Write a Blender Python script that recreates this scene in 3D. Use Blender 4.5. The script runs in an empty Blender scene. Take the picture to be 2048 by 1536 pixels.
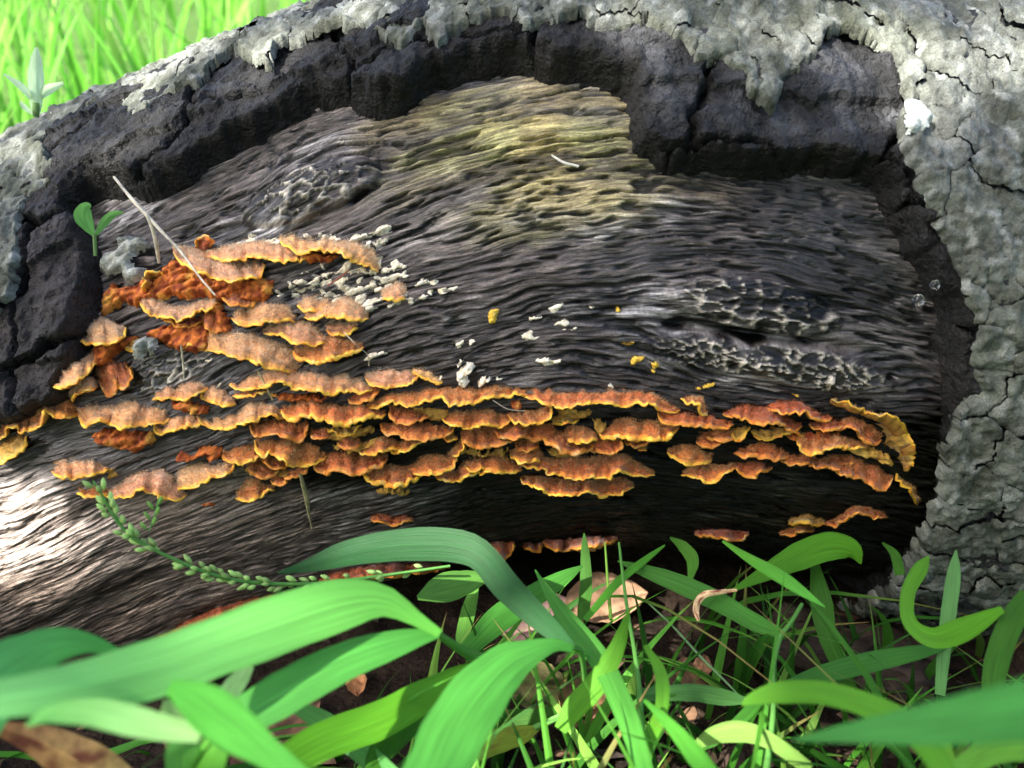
import bpy, math, random
import numpy as np

# ------------------------------------------------------------------ camera, sky, sun, exposure
scene = bpy.context.scene
CAMP = np.array([0.0, -0.542, 0.388]); PITCH = math.radians(30.0); FPX = 1671.0
cam_data = bpy.data.cameras.new('camera'); cam = bpy.data.objects.new('camera', cam_data)
scene.collection.objects.link(cam); scene.camera = cam
cam.location = CAMP; cam.rotation_euler = (math.pi/2 - PITCH, 0, 0)
cam_data.sensor_fit = 'HORIZONTAL'; cam_data.sensor_width = 36.0; cam_data.lens = 36.0*FPX/2048.0
cam_data.clip_start = 0.01; cam_data.clip_end = 400
cam_data.dof.use_dof = True; cam_data.dof.focus_distance = 0.435; cam_data.dof.aperture_fstop = 7.5

SUN = np.array([-0.50, -0.42, 0.76]); SUN = SUN/np.linalg.norm(SUN)       # towards the sun
world = bpy.data.worlds.new('World'); scene.world = world; world.use_nodes = True
wn = world.node_tree.nodes; wl = world.node_tree.links
sky = wn.new('ShaderNodeTexSky'); sky.sky_type = 'NISHITA'; sky.sun_disc = False
sky.sun_elevation = math.asin(SUN[2]); sky.sun_rotation = math.atan2(SUN[0], SUN[1]); sky.dust_density = 3.0; sky.ozone_density = 0.6; sky.air_density = 1.0
bg = wn['Background']; bg.inputs['Strength'].default_value = 0.15
wl.new(sky.outputs['Color'], bg.inputs['Color'])
sl = bpy.data.lights.new('sun', 'SUN'); sl.energy = 5.0; sl.angle = math.radians(0.6); sl.color = (1.0, 0.95, 0.86)
so = bpy.data.objects.new('sun', sl); scene.collection.objects.link(so)
from mathutils import Vector
so.rotation_euler = Vector(SUN.tolist()).to_track_quat('Z', 'Y').to_euler(); so.location = (SUN*3).tolist()
scene.view_settings.view_transform = 'Standard'; scene.view_settings.look = 'None'
scene.view_settings.exposure = 2.2; scene.view_settings.gamma = 1.0
scene.cycles.max_bounces = 6; scene.cycles.diffuse_bounces = 3; scene.cycles.transmission_bounces = 5
scene.cycles.transparent_max_bounces = 6; scene.cycles.caustics_reflective = False; scene.cycles.caustics_refractive = False

# ------------------------------------------------------------------ noise
def _hash(ix, iy, seed):
    h = (ix.astype(np.int64)*374761393 + iy.astype(np.int64)*668265263 + seed*1274126177) & 0xffffffff
    h = ((h ^ (h >> 13))*1274126177) & 0xffffffff
    return h ^ (h >> 16)
def pn(x, y, seed=0):                                   # gradient noise, about -1..1
    x, y = np.broadcast_arrays(np.asarray(x, float), np.asarray(y, float))
    ix = np.floor(x); iy = np.floor(y); fx = x-ix; fy = y-iy
    ix = ix.astype(np.int64); iy = iy.astype(np.int64)
    u = fx*fx*fx*(fx*(fx*6-15)+10); v = fy*fy*fy*(fy*(fy*6-15)+10)
    def g(dx, dy):
        a = _hash(ix+dx, iy+dy, seed)*(2*math.pi/4294967296.0)
        return np.cos(a)*(fx-dx)+np.sin(a)*(fy-dy)
    a = g(0,0); b = g(1,0); c = g(0,1); d = g(1,1)
    return 1.5*((a+(b-a)*u)+((c+(d-c)*u)-(a+(b-a)*u))*v)
def fbm(x, y, o=4, seed=0):
    r = 0; a = 1.0; t = 0; f = 1.0
    for i in range(o):
        r = r+a*pn(x*f, y*f, seed+i*17); t += a; a *= .5; f *= 2.03
    return r/t*1.4
def worley(x, y, seed=0):                               # F1, F2, id of nearest
    ix = np.floor(x).astype(np.int64); iy = np.floor(y).astype(np.int64)
    f1 = np.full(x.shape, 9.); f2 = np.full(x.shape, 9.); ident = np.zeros(x.shape, np.int64)
    for dx in (-1,0,1):
        for dy in (-1,0,1):
            cx = ix+dx; cy = iy+dy; h = _hash(cx, cy, seed); h2 = _hash(cx, cy, seed+91)
            d = np.hypot(cx+.08+.84*h/4294967296.-x, cy+.08+.84*h2/4294967296.-y)
            nid = (cx+5000)*20000+(cy+5000)
            closer = d < f1
            f2 = np.where(closer, f1, np.minimum(f2, d)); ident = np.where(closer, nid, ident); f1 = np.where(closer, d, f1)
    return f1, f2, ident
def ss(a, b, x):
    t = np.clip((x-a)/(b-a), 0, 1); return t*t*(3-2*t)
def mix(a, b, t):
    a = np.asarray(a, float); b = np.asarray(b, float); t = np.asarray(t)[..., None]; return a*(1-t)+b*t

# ------------------------------------------------------------------ the log's shape and picture <-> place
R0 = 0.186; ZA = 0.165
def zc(x):
    d = np.asarray(x, float)-0.05
    return ZA - np.where(d < 0, 0.46*0.12*(np.sqrt(1+(d/0.12)**2)-1), 0.20*0.10*(np.sqrt(1+(d/0.10)**2)-1))
def rad(x): return R0 - 0.006*np.cos(np.asarray(x, float)*6.0) + 0.006
def surf(x, th, h=0.0):
    r = rad(x)+h
    return np.stack([np.broadcast_to(x, np.shape(th)) if np.ndim(x) == 0 else x, -r*np.cos(th), zc(x)+r*np.sin(th)], -1)
cp, sp = math.cos(PITCH), math.sin(PITCH)
FWD = np.array([0, cp, -sp]); UPV = np.array([0, sp, cp]); RGT = np.array([1., 0, 0])
def rays(px, py):
    px = np.asarray(px, float); py = np.asarray(py, float)
    d = FWD + RGT*((px-1024)/FPX)[..., None] + UPV*((768-py)/FPX)[..., None]
    return d/np.linalg.norm(d, axis=-1, keepdims=True)
def proj(P):
    q = P-CAMP; z = q@FWD
    return 1024+FPX*(q@RGT)/z, 768-FPX*(q@UPV)/z
def dist_log(P): return np.hypot(P[..., 1], P[..., 2]-zc(P[..., 0]))-rad(P[..., 0])
def onlog(px, py, h=0.0):                               # where the sight line meets the log (h above it)
    d = rays(px, py); t = np.full(d.shape[:-1], .12); h = np.broadcast_to(h, t.shape)
    best = np.full(t.shape, 9.); bt = t.copy()
    for i in range(70):
        f = dist_log(CAMP+d*t[..., None])-h
        m = np.abs(f) < best; best = np.where(m, np.abs(f), best); bt = np.where(m, t, bt)
        t = np.where(t < 1.3, t+.85*f, t)
    return CAMP+d*bt[..., None]
def at(px, py, dist): return CAMP+rays(px, py)*np.asarray(dist, float)[..., None]
def xth(P): return P[..., 0], np.arctan2(P[..., 2]-zc(P[..., 0]), -P[..., 1])
def radial(P):
    n = np.stack([np.zeros(P.shape[:-1]), P[..., 1], P[..., 2]-zc(P[..., 0])], -1)
    return n/np.linalg.norm(n, axis=-1, keepdims=True)
def pts(s): return np.array([[float(v) for v in p.split(',')] for p in s.split()])
def inpoly_sd(X, Y, poly):                              # signed distance, + outside
    best = np.full(X.shape, 1e9); inside = np.zeros(X.shape, bool); n = len(poly)
    for i in range(n):
        ax, ay = poly[i]; bx, by = poly[(i+1) % n]; ex, ey = bx-ax, by-ay
        t = np.clip(((X-ax)*ex+(Y-ay)*ey)/(ex*ex+ey*ey+1e-18), 0, 1)
        best = np.minimum(best, (X-ax-ex*t)**2+(Y-ay-ey*t)**2)
        c = ((ay > Y) != (by > Y)) & (X < (bx-ax)*(Y-ay)/((by-ay) if abs(by-ay) > 1e-15 else 1e-15)+ax)
        inside ^= c
    return np.sqrt(best)*np.where(inside, -1, 1)

# ------------------------------------------------------------------ mesh helpers
COL = scene.collection
def mesh(name, V, F, col=None, uv=None, smooth=True, flat_tris=False):
    V = np.asarray(V, np.float32).reshape(-1, 3); F = np.asarray(F, np.int32); k = F.shape[1]
    me = bpy.data.meshes.new(name); me.vertices.add(len(V)); me.vertices.foreach_set('co', V.ravel())
    me.loops.add(F.size); me.loops.foreach_set('vertex_index', F.ravel())
    me.polygons.add(len(F)); me.polygons.foreach_set('loop_start', np.arange(0, F.size, k, dtype=np.int32))
    if smooth: me.polygons.foreach_set('use_smooth', np.ones(len(F), bool))
    if col is not None:
        col = np.asarray(col, np.float32); kk = col.shape[-1]; c = np.ones((len(V), 4), np.float32); c[:, :kk] = np.clip(col.reshape(-1, kk), 0, 1)
        a = me.color_attributes.new('Col', 'FLOAT_COLOR', 'POINT'); a.data.foreach_set('color', c.ravel())
    if uv is not None:
        u = me.uv_layers.new(name='UVMap'); u.data.foreach_set('uv', np.asarray(uv, np.float32).reshape(-1, 2)[F.ravel()].ravel())
    me.update(calc_edges=True)
    return me
def put(name, me, mat=None, parent=None, **tags):
    o = bpy.data.objects.new(name, me); COL.objects.link(o)
    if mat is not None and me is not None and not me.materials: me.materials.append(mat)
    if parent is not None:
        o.parent = parent; o.matrix_parent_inverse = parent.matrix_world.inverted() if False else o.matrix_parent_inverse
        o.location = (-parent.location[0], -parent.location[1], -parent.location[2])
    for k, v in tags.items(): o[k] = v
    return o
def thing(name, label, cat, loc=(0,0,0), group=None, kind=None):
    o = bpy.data.objects.new(name, None); COL.objects.link(o); o.location = [float(v) for v in loc]
    o.empty_display_size = .01; o['label'] = label; o['category'] = cat
    if group: o['group'] = group
    if kind: o['kind'] = kind
    return o
def gridfaces(nu, nv):                                  # index = iu*nv+iv
    i = np.arange(nu-1)[:, None]*nv+np.arange(nv-1)[None]
    return np.stack([i, i+nv, i+nv+1, i+1], -1).reshape(-1, 4)
def resample(p, n):
    p = np.asarray(p, float); q = p
    if len(p) > 2:                                      # Catmull-Rom
        e = np.vstack([2*p[0]-p[1], p, 2*p[-1]-p[-2]]); out = []
        for i in range(len(p)-1):
            t = np.linspace(0, 1, 10, endpoint=False)[:, None]; a, b, c, d = e[i:i+4]
            out.append(.5*(2*b+(c-a)*t+(2*a-5*b+4*c-d)*t*t+(3*b-a-3*c+d)*t**3))
        q = np.vstack(out+[p[-1:]])
    L = np.r_[0, np.cumsum(np.linalg.norm(np.diff(q[:, :2], axis=0), axis=1))]
    s = np.linspace(0, L[-1], n)
    return np.stack([np.interp(s, L, q[:, k]) for k in range(q.shape[1])], -1)

# ------------------------------------------------------------------ materials
def material(name, rough=.6, spec=.5, bump=None, colour=None, speck=None, trans=0.0, sheen=0.0, coat=0.0, roughvar=None, sub=0.0, coord='Object'):
    m = bpy.data.materials.new(name); m.use_nodes = True; nt = m.node_tree; N = nt.nodes; Lk = nt.links
    b = N['Principled BSDF']; b.inputs['Roughness'].default_value = rough; b.inputs['Specular IOR Level'].default_value = spec
    tc = N.new('ShaderNodeTexCoord')
    if colour is None:
        at_ = N.new('ShaderNodeVertexColor'); at_.layer_name = 'Col'; c = at_.outputs['Color']
    else:
        rgb = N.new('ShaderNodeRGB'); rgb.outputs[0].default_value = (*colour, 1); c = rgb.outputs[0]
    def noise(scale, stretch, detail=3):
        mp = N.new('ShaderNodeMapping'); mp.inputs['Scale'].default_value = stretch; Lk.new(tc.outputs[coord], mp.inputs['Vector'])
        n = N.new('ShaderNodeTexNoise'); n.inputs['Scale'].default_value = scale; n.inputs['Detail'].default_value = detail
        n.inputs['Roughness'].default_value = .65; Lk.new(mp.outputs[0], n.inputs['Vector']); return n.outputs['Fac']
    if speck:
        for (sc, st, lo, hi) in speck:
            r = N.new('ShaderNodeMapRange'); r.inputs['From Min'].default_value = .3; r.inputs['From Max'].default_value = .7
            r.inputs['To Min'].default_value = lo; r.inputs['To Max'].default_value = hi; Lk.new(noise(sc, st), r.inputs['Value'])
            mm = N.new('ShaderNodeMix'); mm.data_type = 'RGBA'; mm.blend_type = 'MULTIPLY'; mm.inputs['Factor'].default_value = 1
            Lk.new(c, mm.inputs['A']); Lk.new(r.outputs[0], mm.inputs['B']); c = mm.outputs['Result']
    Lk.new(c, b.inputs['Base Color'])
    if roughvar:
        r = N.new('ShaderNodeMapRange'); r.inputs['From Min'].default_value = .3; r.inputs['From Max'].default_value = .7
        r.inputs['To Min'].default_value = roughvar[2]; r.inputs['To Max'].default_value = roughvar[3]
        Lk.new(noise(roughvar[0], roughvar[1]), r.inputs['Value']); Lk.new(r.outputs[0], b.inputs['Roughness'])
    prev = None
    for (sc, st, strength, dist) in (bump or []):
        bp = N.new('ShaderNodeBump'); bp.inputs['Strength'].default_value = strength; bp.inputs['Distance'].default_value = dist
        Lk.new(noise(sc, st), bp.inputs['Height'])
        if prev: Lk.new(prev, bp.inputs['Normal'])
        prev = bp.outputs[0]
    if prev: Lk.new(prev, b.inputs['Normal'])
    if sheen: b.inputs['Sheen Weight'].default_value = sheen
    if coat: b.inputs['Coat Weight'].default_value = coat; b.inputs['Coat Roughness'].default_value = .25
    if sub:
        b.inputs['Subsurface Weight'].default_value = sub; b.inputs['Subsurface Radius'].default_value = (1, .4, .15)
        b.inputs['Subsurface Scale'].default_value = .0015
    if trans:
        t = N.new('ShaderNodeBsdfTranslucent'); Lk.new(c, t.inputs['Color']); ms = N.new('ShaderNodeMixShader')
        ms.inputs[0].default_value = trans; Lk.new(b.outputs[0], ms.inputs[1]); Lk.new(t.outputs[0], ms.inputs[2])
        Lk.new(ms.outputs[0], N['Material Output'].inputs['Surface'])
    return m
M = {}
M['wood'] = material('rotten_wood', .5, .75, bump=[(34, (1,17,1), .8, .0020), (85, (1,10,1), .7, .0012), (900, (1,1.6,1), .5, .0003)], speck=[(30, (1,19,1), .30, 1.7), (90, (1,8,1), .45, 1.6), (700, (1,1.5,1), .6, 1.45)], roughvar=(60, (1,8,1), .18, .55), coord='UV')
def wet(m):                                              # the alpha of Col says how wet and shiny the wood is
    N = m.node_tree.nodes; Lk = m.node_tree.links; v = [q for q in N if q.bl_idname == 'ShaderNodeVertexColor'][0]
    k = N.new('ShaderNodeMath'); k.operation = 'MULTIPLY'; k.inputs[1].default_value = .8; Lk.new(v.outputs['Alpha'], k.inputs[0]); Lk.new(k.outputs[0], N['Principled BSDF'].inputs['Specular IOR Level'])
wet(M['wood'])
M['slab'] = material('old_wood', .7, .3, bump=[(200, (1,6,6), .6, .001)], speck=[(300, (.4,2,2), .5, 1.5)])
M['bark_in'] = material('inner_bark', .7, .35, bump=[(110, (1,1,1), 1.0, .006), (420, (1,1,1), 1.0, .0022), (1100, (1,1,1), .7, .0006)], speck=[(260, (1,1,1), .4, 1.6), (1300, (1,1,1), .6, 1.4)], roughvar=(150, (1,1,1), .5, .9))
M['bark_out'] = material('lichen_bark', .85, .3, bump=[(160, (1,1,1), .7, .002), (800, (1,1,1), .8, .0007)], speck=[(220, (1,1,1), .6, 1.3), (1100, (1,1,1), .6, 1.35)])
M['cap'] = material('fungus_cap', .6, .3, bump=[(900, (1,1,1), .6, .0006)], speck=[(500, (1,1,1), .6, 1.35)], sheen=.3)
M['rim'] = material('fungus_rim', .5, .4, bump=[(700, (1,1,1), .4, .0004)], speck=[(300, (1,1,1), .75, 1.2)], sub=.3)
M['under'] = material('fungus_underside', .6, .3, bump=[(400, (1,1,1), .6, .0008)], speck=[(250, (1,1,1), .6, 1.25)])
M['hair'] = material('fungus_hair', .8, .2, trans=.45)
M['crust'] = material('crust', .75, .25, bump=[(700, (1,1,1), .8, .001)], speck=[(500, (1,1,1), .6, 1.3)])
M['soil'] = material('soil', .95, .1, bump=[(60, (1,1,1), .9, .008), (400, (1,1,1), .8, .002)], speck=[(50, (1,1,1), .35, 1.7), (500, (1,1,1), .5, 1.5)])
M['grass'] = material('grass_leaf', .5, .16, trans=.45)
def veins(m):
    nt = m.node_tree; N = nt.nodes; Lk = nt.links; b = N['Principled BSDF']; tc = N.new('ShaderNodeTexCoord'); mp = N.new('ShaderNodeMapping')
    mp.inputs['Scale'].default_value = (1.2, 34, 1); Lk.new(tc.outputs['UV'], mp.inputs['Vector']); n = N.new('ShaderNodeTexNoise'); n.inputs['Scale'].default_value = 1.0
    n.inputs['Detail'].default_value = 3; Lk.new(mp.outputs[0], n.inputs['Vector'])
    r = N.new('ShaderNodeMapRange'); r.inputs['From Min'].default_value = .3; r.inputs['From Max'].default_value = .7; r.inputs['To Min'].default_value = .74; r.inputs['To Max'].default_value = 1.2
    Lk.new(n.outputs['Fac'], r.inputs['Value']); mm = N.new('ShaderNodeMix'); mm.data_type = 'RGBA'; mm.blend_type = 'MULTIPLY'; mm.inputs['Factor'].default_value = 1
    src = N['Color Attribute'].outputs[0] if 'Color Attribute' in N else [q for q in N if q.bl_idname == 'ShaderNodeVertexColor'][0].outputs[0]
    outs = [l.to_socket for l in src.links]
    Lk.new(src, mm.inputs['A']); Lk.new(r.outputs[0], mm.inputs['B'])
    for o in outs: Lk.new(mm.outputs['Result'], o)
    bp = N.new('ShaderNodeBump'); bp.inputs['Strength'].default_value = .35; bp.inputs['Distance'].default_value = .0006; Lk.new(n.outputs['Fac'], bp.inputs['Height']); Lk.new(bp.outputs[0], b.inputs['Normal'])
veins(M['grass'])
M['litter'] = material('litter', .7, .3, bump=[(300, (1,1,1), .6, .001)], speck=[(150, (1,1,1), .55, 1.35)], trans=.15)
# ------------------------------------------------------------------ ground
def ground_z(x, y):
    n = .014*fbm(x*6, y*6, 4, 5)+.03*pn(x*1.1, y*1.1, 9)*ss(.5, 2.5, np.hypot(x, y))
    return n - .012
def make_ground():
    e = np.r_[-150, -60, -25, -10, -5, -3, -2, -1.4, np.linspace(-1, 1, 160), 1.4, 2, 3, 5, 10, 25, 60, 150]
    X, Y = np.meshgrid(e, e, indexing='ij'); Z = ground_z(X, Y)
    c = mix((.010,.007,.005), (.030,.020,.014), ss(-.4, .6, fbm(X*14, Y*14, 4, 3)))
    c = mix(c, (.05,.10,.02), ss(.4, 1.2, np.hypot(X, Y))*.85)
    o = put('ground', mesh('ground', np.stack([X, Y, Z], -1), gridfaces(len(e), len(e)), c), M['soil'])
    o['kind'] = 'structure'
make_ground()

# ------------------------------------------------------------------ fallen log: wood
log = thing('fallen_log', 'rotten fallen log with peeling grey bark and bare grooved wood', 'log', (0, 0, 0))
KNOTS = []                                              # (x, w, half length, half height, bulge, cell size)
for (px, py, a, b, bulge, cell) in ((1510, 610, .040, .0125, .0075, .0056), (1620, 735, .040, .0100, .0055, .0046), (1430, 708, .034, .0080, .0035, .0034),
                                    (620, 388, .034, .0135, .0095, .0058), (330, 740, .026, .010, .003, .0045)):
    x, th = xth(onlog(px, py)); KNOTS.append((float(x), float(rad(x)*th), a, b, bulge, cell))

def wood_field(x, th, fine=True):
    w = rad(x)*th
    px, py = proj(surf(x, th))
    # slanting grain that bends round the knots
    wp = w + .0058*fbm(x*9, w*9, 3, 21) + .0013*pn(x*50, w*60, 22)
    kb = np.zeros(x.shape); kc = np.zeros(x.shape); kridge = np.zeros(x.shape)
    for i, (kx, kw, a, b, bulge, cell) in enumerate(KNOTS):
        near_i = np.nonzero((np.abs(x-kx) < a*3) & (np.abs(w-kw) < b*6))
        if not len(near_i[0]): continue
        xq, wq = x[near_i], w[near_i]
        tilt = (wq-kw)+(xq-kx)*.06
        q = ((xq-kx)/a)**2+(tilt/b)**2
        wp[near_i] -= tilt*.75*np.exp(-(((xq-kx)/(a*1.35))**2))*np.exp(-(tilt/(b*2.4))**2)
        k = ss(1.25, .35, q+.25*pn(xq*120, wq*120, 31+i)); kb[near_i] += bulge*np.sqrt(np.clip(1.15-q, 0, 1))*(q < 1.15)
        sx = xq+.0036*fbm(xq*85, wq*85, 2, 81+i)+.0010*pn(xq*330, wq*330, 83+i); sw = wq+.0026*fbm(xq*85, wq*85, 2, 95+i)+.0008*pn(xq*330, wq*330, 97+i)
        f1, f2, _ = worley(sx/(cell*1.9), sw/cell, 40+i)
        th_ = .13+.16*ss(-.4, .5, fbm(xq*70, wq*70, 2, 44+i))
        rd = np.clip(1-(f2-f1)/th_, 0, 1)**.8*ss(-.9, -.2, fbm(xq*60, wq*90, 2, 48+i))
        kc[near_i] = np.maximum(kc[near_i], k); kridge[near_i] = np.where(k > .2, rd, kridge[near_i])
    g = pn(x/.024+2.0*pn(x*15, w*28, 66), wp/.0027, 23) + .40*pn(x/.013, wp/.0016, 24)
    gm = ss(-.25, .35, fbm(x*12+2, w*16, 2, 33)); g = g*(1-gm)+gm*(pn(x/.030+2.0*pn(x*15, w*28, 34), wp/.0042, 35)+.45*pn(x/.014, wp/.0021, 36))
    g3 = pn(x/.019+1.8*pn(x*18, w*36, 67), wp/.0025, 57)+.25*pn(x/.010, wp/.0014, 58)
    pit = np.maximum(ss(.16, .42, g), .85*ss(.26, .55, g3)*ss(-.5, .2, pn(x*22, w*60, 59)))
    fine_f = pn(x/.014, wp/.00135, 25)
    broad = fbm(x*9, wp*44, 3, 26)
    l1 = pn(x/.044+1.3*pn(x*17, w*36, 51), wp/.0031, 52); l2 = pn(x/.030, wp/.0021, 53)
    line = np.maximum(ss(.22, .03, np.abs(l1))*ss(-.3, .3, pn(x/.03, wp/.006, 54)), .8*ss(.20, .03, np.abs(l2))*ss(-.1, .5, pn(x/.02, wp/.005, 55)))
    amp = .65+.55*ss(-.5, .5, fbm(x*7, w*12, 2, 27))
    low = ss(1000, 1130, py)
    h = -.0024*pit*amp*(1-.35*low)*(1-.45*ss(860, 260, px)*ss(900, 1010, py)) + .00045*fine_f + .0006*line + .0016*broad + .0040*fbm(x*5, w*9, 3, 28)
    h = h*(1-.6*kc) + kb + kc*(.0026*kridge-.0018)
    # hollow under the ledge below the fungi, shallow steps at the lower left
    h -= .0050*ss(16, 0, np.abs(py-648-.135*(px-1340)))*ss(1300, 1400, px)*ss(1760, 1640, px)
    h -= .004*ss(60, 0, np.abs(py-1190-.33*(320-px)))*ss(700, 300, px)
    if not fine: return h, None
    # colour of the wood, some light and shade included: pale weathered fibres, dark rotten grooves, stained zones
    fib = ss(-.15, .75, .75*fine_f+.6*broad+.5*ss(.5, .05, np.abs(g+.12))-.2)
    dark = np.array((.020, .017, .017)); pale = np.array((.36, .34, .33)); tan = np.array((.36, .285, .105))
    sil = ss(.15, .85, fbm(x*10+4, wp*30, 3, 61)+.25)          # silver weathered bands
    c = mix(dark, mix((.095,.078,.070), pale, sil), fib)
    c = mix(c, mix((.15,.125,.11), (.46,.44,.44), sil), line*(.35+.55*ss(-.3, .6, fbm(x*13+9, w*20, 3, 56))))
    zn = .35*fbm(x*22, w*40, 3, 62)
    z1 = ss(1.25, .12, np.hypot((px-1065)/300, (py-310-.18*(px-1040)*.4)/165)+zn)
    c = mix(c, mix(tan*.18, mix(tan*1.15, (.37,.35,.13), ss(-.3, .5, fbm(x*18, w*26, 2, 63))), ss(-.2, .55, fine_f*.5+.8*broad+.5*line+.2)), z1*.9)
    z2 = ss(1.3, .1, np.hypot((px-1180)/150, (py-395)/52)+zn*.8)
    c = mix(c, mix((.10,.08,.03), (.42,.34,.13), fib), z2*.8)
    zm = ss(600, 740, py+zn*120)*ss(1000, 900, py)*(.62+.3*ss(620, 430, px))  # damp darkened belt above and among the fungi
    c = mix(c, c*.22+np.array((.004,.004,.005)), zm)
    zl = ss(860, 260, px+zn*150)*ss(900, 1010, py)                     # lower left: pinkish brown fibres
    c = mix(c, mix((.055,.042,.035), mix((.27,.205,.165), (.56,.46,.40), ss(330, 120, px)*ss(1180, 1100, py)), ss(-.3, .45, .6*broad+.5*fine_f+.3*line)), zl)  # paler upper left end: the sun patch painted into the fibres
    zd = ss(780, 850, py)*np.maximum(ss(420, 700, px+zn*200)*ss(1010, 960, py), ss(620, 980, px+zn*200))           # algae-dark wood under the fungi, their shade painted in as well
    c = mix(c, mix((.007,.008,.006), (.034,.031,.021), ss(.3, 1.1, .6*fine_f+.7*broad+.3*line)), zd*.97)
    zb = ss(1.1, .5, np.hypot((px-1690)/210, (py-560)/300)+zn)   # near-black wood near the right bark
    c = mix(c, mix((.009,.0085,.009), (.070,.060,.057), fib*sil), zb*.85)
    zt = ss(.2, .55, fbm(x*26, w*70, 3, 64))*ss(330, 180, py)*ss(620, 760, px)
    c = mix(c, (.035,.036,.042), zt*.9)
    c = mix(c, mix((.010,.009,.009), (.42,.38,.31), ss(.15, .8, kridge)), kc*.9)
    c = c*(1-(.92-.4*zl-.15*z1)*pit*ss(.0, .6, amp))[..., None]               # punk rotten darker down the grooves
    shine = np.clip(1-.85*zd-.8*zl-.4*z1, .1, 1)*(.45+.55*ss(-.4, .4, fbm(x*8+3, w*10, 2, 65)))
    c = np.concatenate([c, shine[..., None]], -1)
    return h, c, wp
WG = {}
def wood_h(x, th):                                       # relief of the built wood at a point
    i = np.clip(np.searchsorted(WG['x'], x), 0, len(WG['x'])-1); j = np.clip(np.searchsorted(WG['t'], th), 0, len(WG['t'])-1); return WG['h'][i, j]
def make_wood():
    xs = np.r_[np.linspace(-.95, -.37, 50)[:-1], np.linspace(-.37, .37, 630), np.linspace(.37, .95, 50)[1:]]
    t0, t1 = math.radians(-64), math.radians(78)
    ths = np.r_[np.linspace(t0, t1, 700), np.linspace(t1, t0+2*math.pi, 110)[1:]]
    X, T = np.meshgrid(xs, ths, indexing='ij')
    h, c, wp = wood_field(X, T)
    WG['x'] = xs; WG['t'] = ths[:700]; WG['h'] = h[:, :700]
    V = surf(X, T, h); nu, nv = X.shape
    V[:, -1] = V[:, 0]; c[:, -1] = c[:, 0]
    F = gridfaces(nu, nv)
    V = V.reshape(-1, 3); c = c.reshape(-1, 4)
    n0 = len(V)
    caps = np.array([[xs[0], 0, zc(xs[0])], [xs[-1], 0, zc(xs[-1])]])
    i = np.arange(nv-1); j = n0-nv+i
    F = np.vstack([F, np.stack([i+1, i, np.full(nv-1, n0), np.full(nv-1, n0)], -1)[:0]])
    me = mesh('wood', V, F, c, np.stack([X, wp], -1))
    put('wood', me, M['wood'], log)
    for k, idx in ((0, np.arange(nv)), (1, np.arange(n0-nv, n0))):
        P = np.vstack([V[idx], caps[k:k+1]]); tri = np.stack([np.arange(nv-1), np.arange(1, nv), np.full(nv-1, nv)], -1)
        put('end_grain', mesh('end_grain', P, tri, np.tile((.12,.085,.05), (len(P), 1)), P[:, 1:]), M['wood'], log)
make_wood()

# ------------------------------------------------------------------ fallen log: bark
T1 = .021                                                # thickness of the inner bark
def to_xw(s, h):
    p = pts(s); x, th = xth(onlog(p[:, 0], p[:, 1], h)); return np.stack([x, rad(x)*th], -1)
WOUND = to_xw('-40,880 0,855 80,832 150,795 183,720 195,640 205,560 192,480 172,430 200,405 330,398 430,340 560,275 640,232 700,222 730,245 800,238 850,205 880,176 950,165 1050,152 1090,172 1240,186 1255,235 1258,300 1330,338 1500,350 1680,350 1740,368 1765,430 1800,490 1850,570 1872,650 1880,800 1874,900 1862,1000 1850,1060', 0)
WOUND = np.vstack([[-.7, WOUND[0, 1]+.02], WOUND[0:1]*[1, 1], WOUND, [WOUND[-1, 0]-.002, -.16], [WOUND[-1, 0]-.008, -.22], [WOUND[-1, 0], -.75], [-.7, -.75]])
OUTER = to_xw('0,640 30,600 45,520 42,440 62,395 108,372 118,335 92,285 150,235 205,215 242,196 252,178 238,215 262,252 292,272 312,212 400,172 440,128 468,102 480,118 540,150 562,98 640,78 700,70 770,92 800,112 850,64 872,112 920,60 1000,30 1024,58 1090,52 1150,42 1230,70 1262,52 1330,66 1368,92 1392,132 1450,134 1482,156 1490,192 1532,222 1560,232 1570,170 1620,134 1650,76 1682,62 1742,92 1782,116 1796,190 1800,292 1832,372 1878,470 1918,560 1940,640 1948,712 1958,780 1902,832 1880,884 1868,960 1872,1010 1826,1084', T1)
OUTER = np.vstack([[-.7, OUTER[0, 1]-.01], OUTER, [OUTER[-1, 0]+.004, -.16], [OUTER[-1, 0], -.75], [-.7, -.75]])
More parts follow.
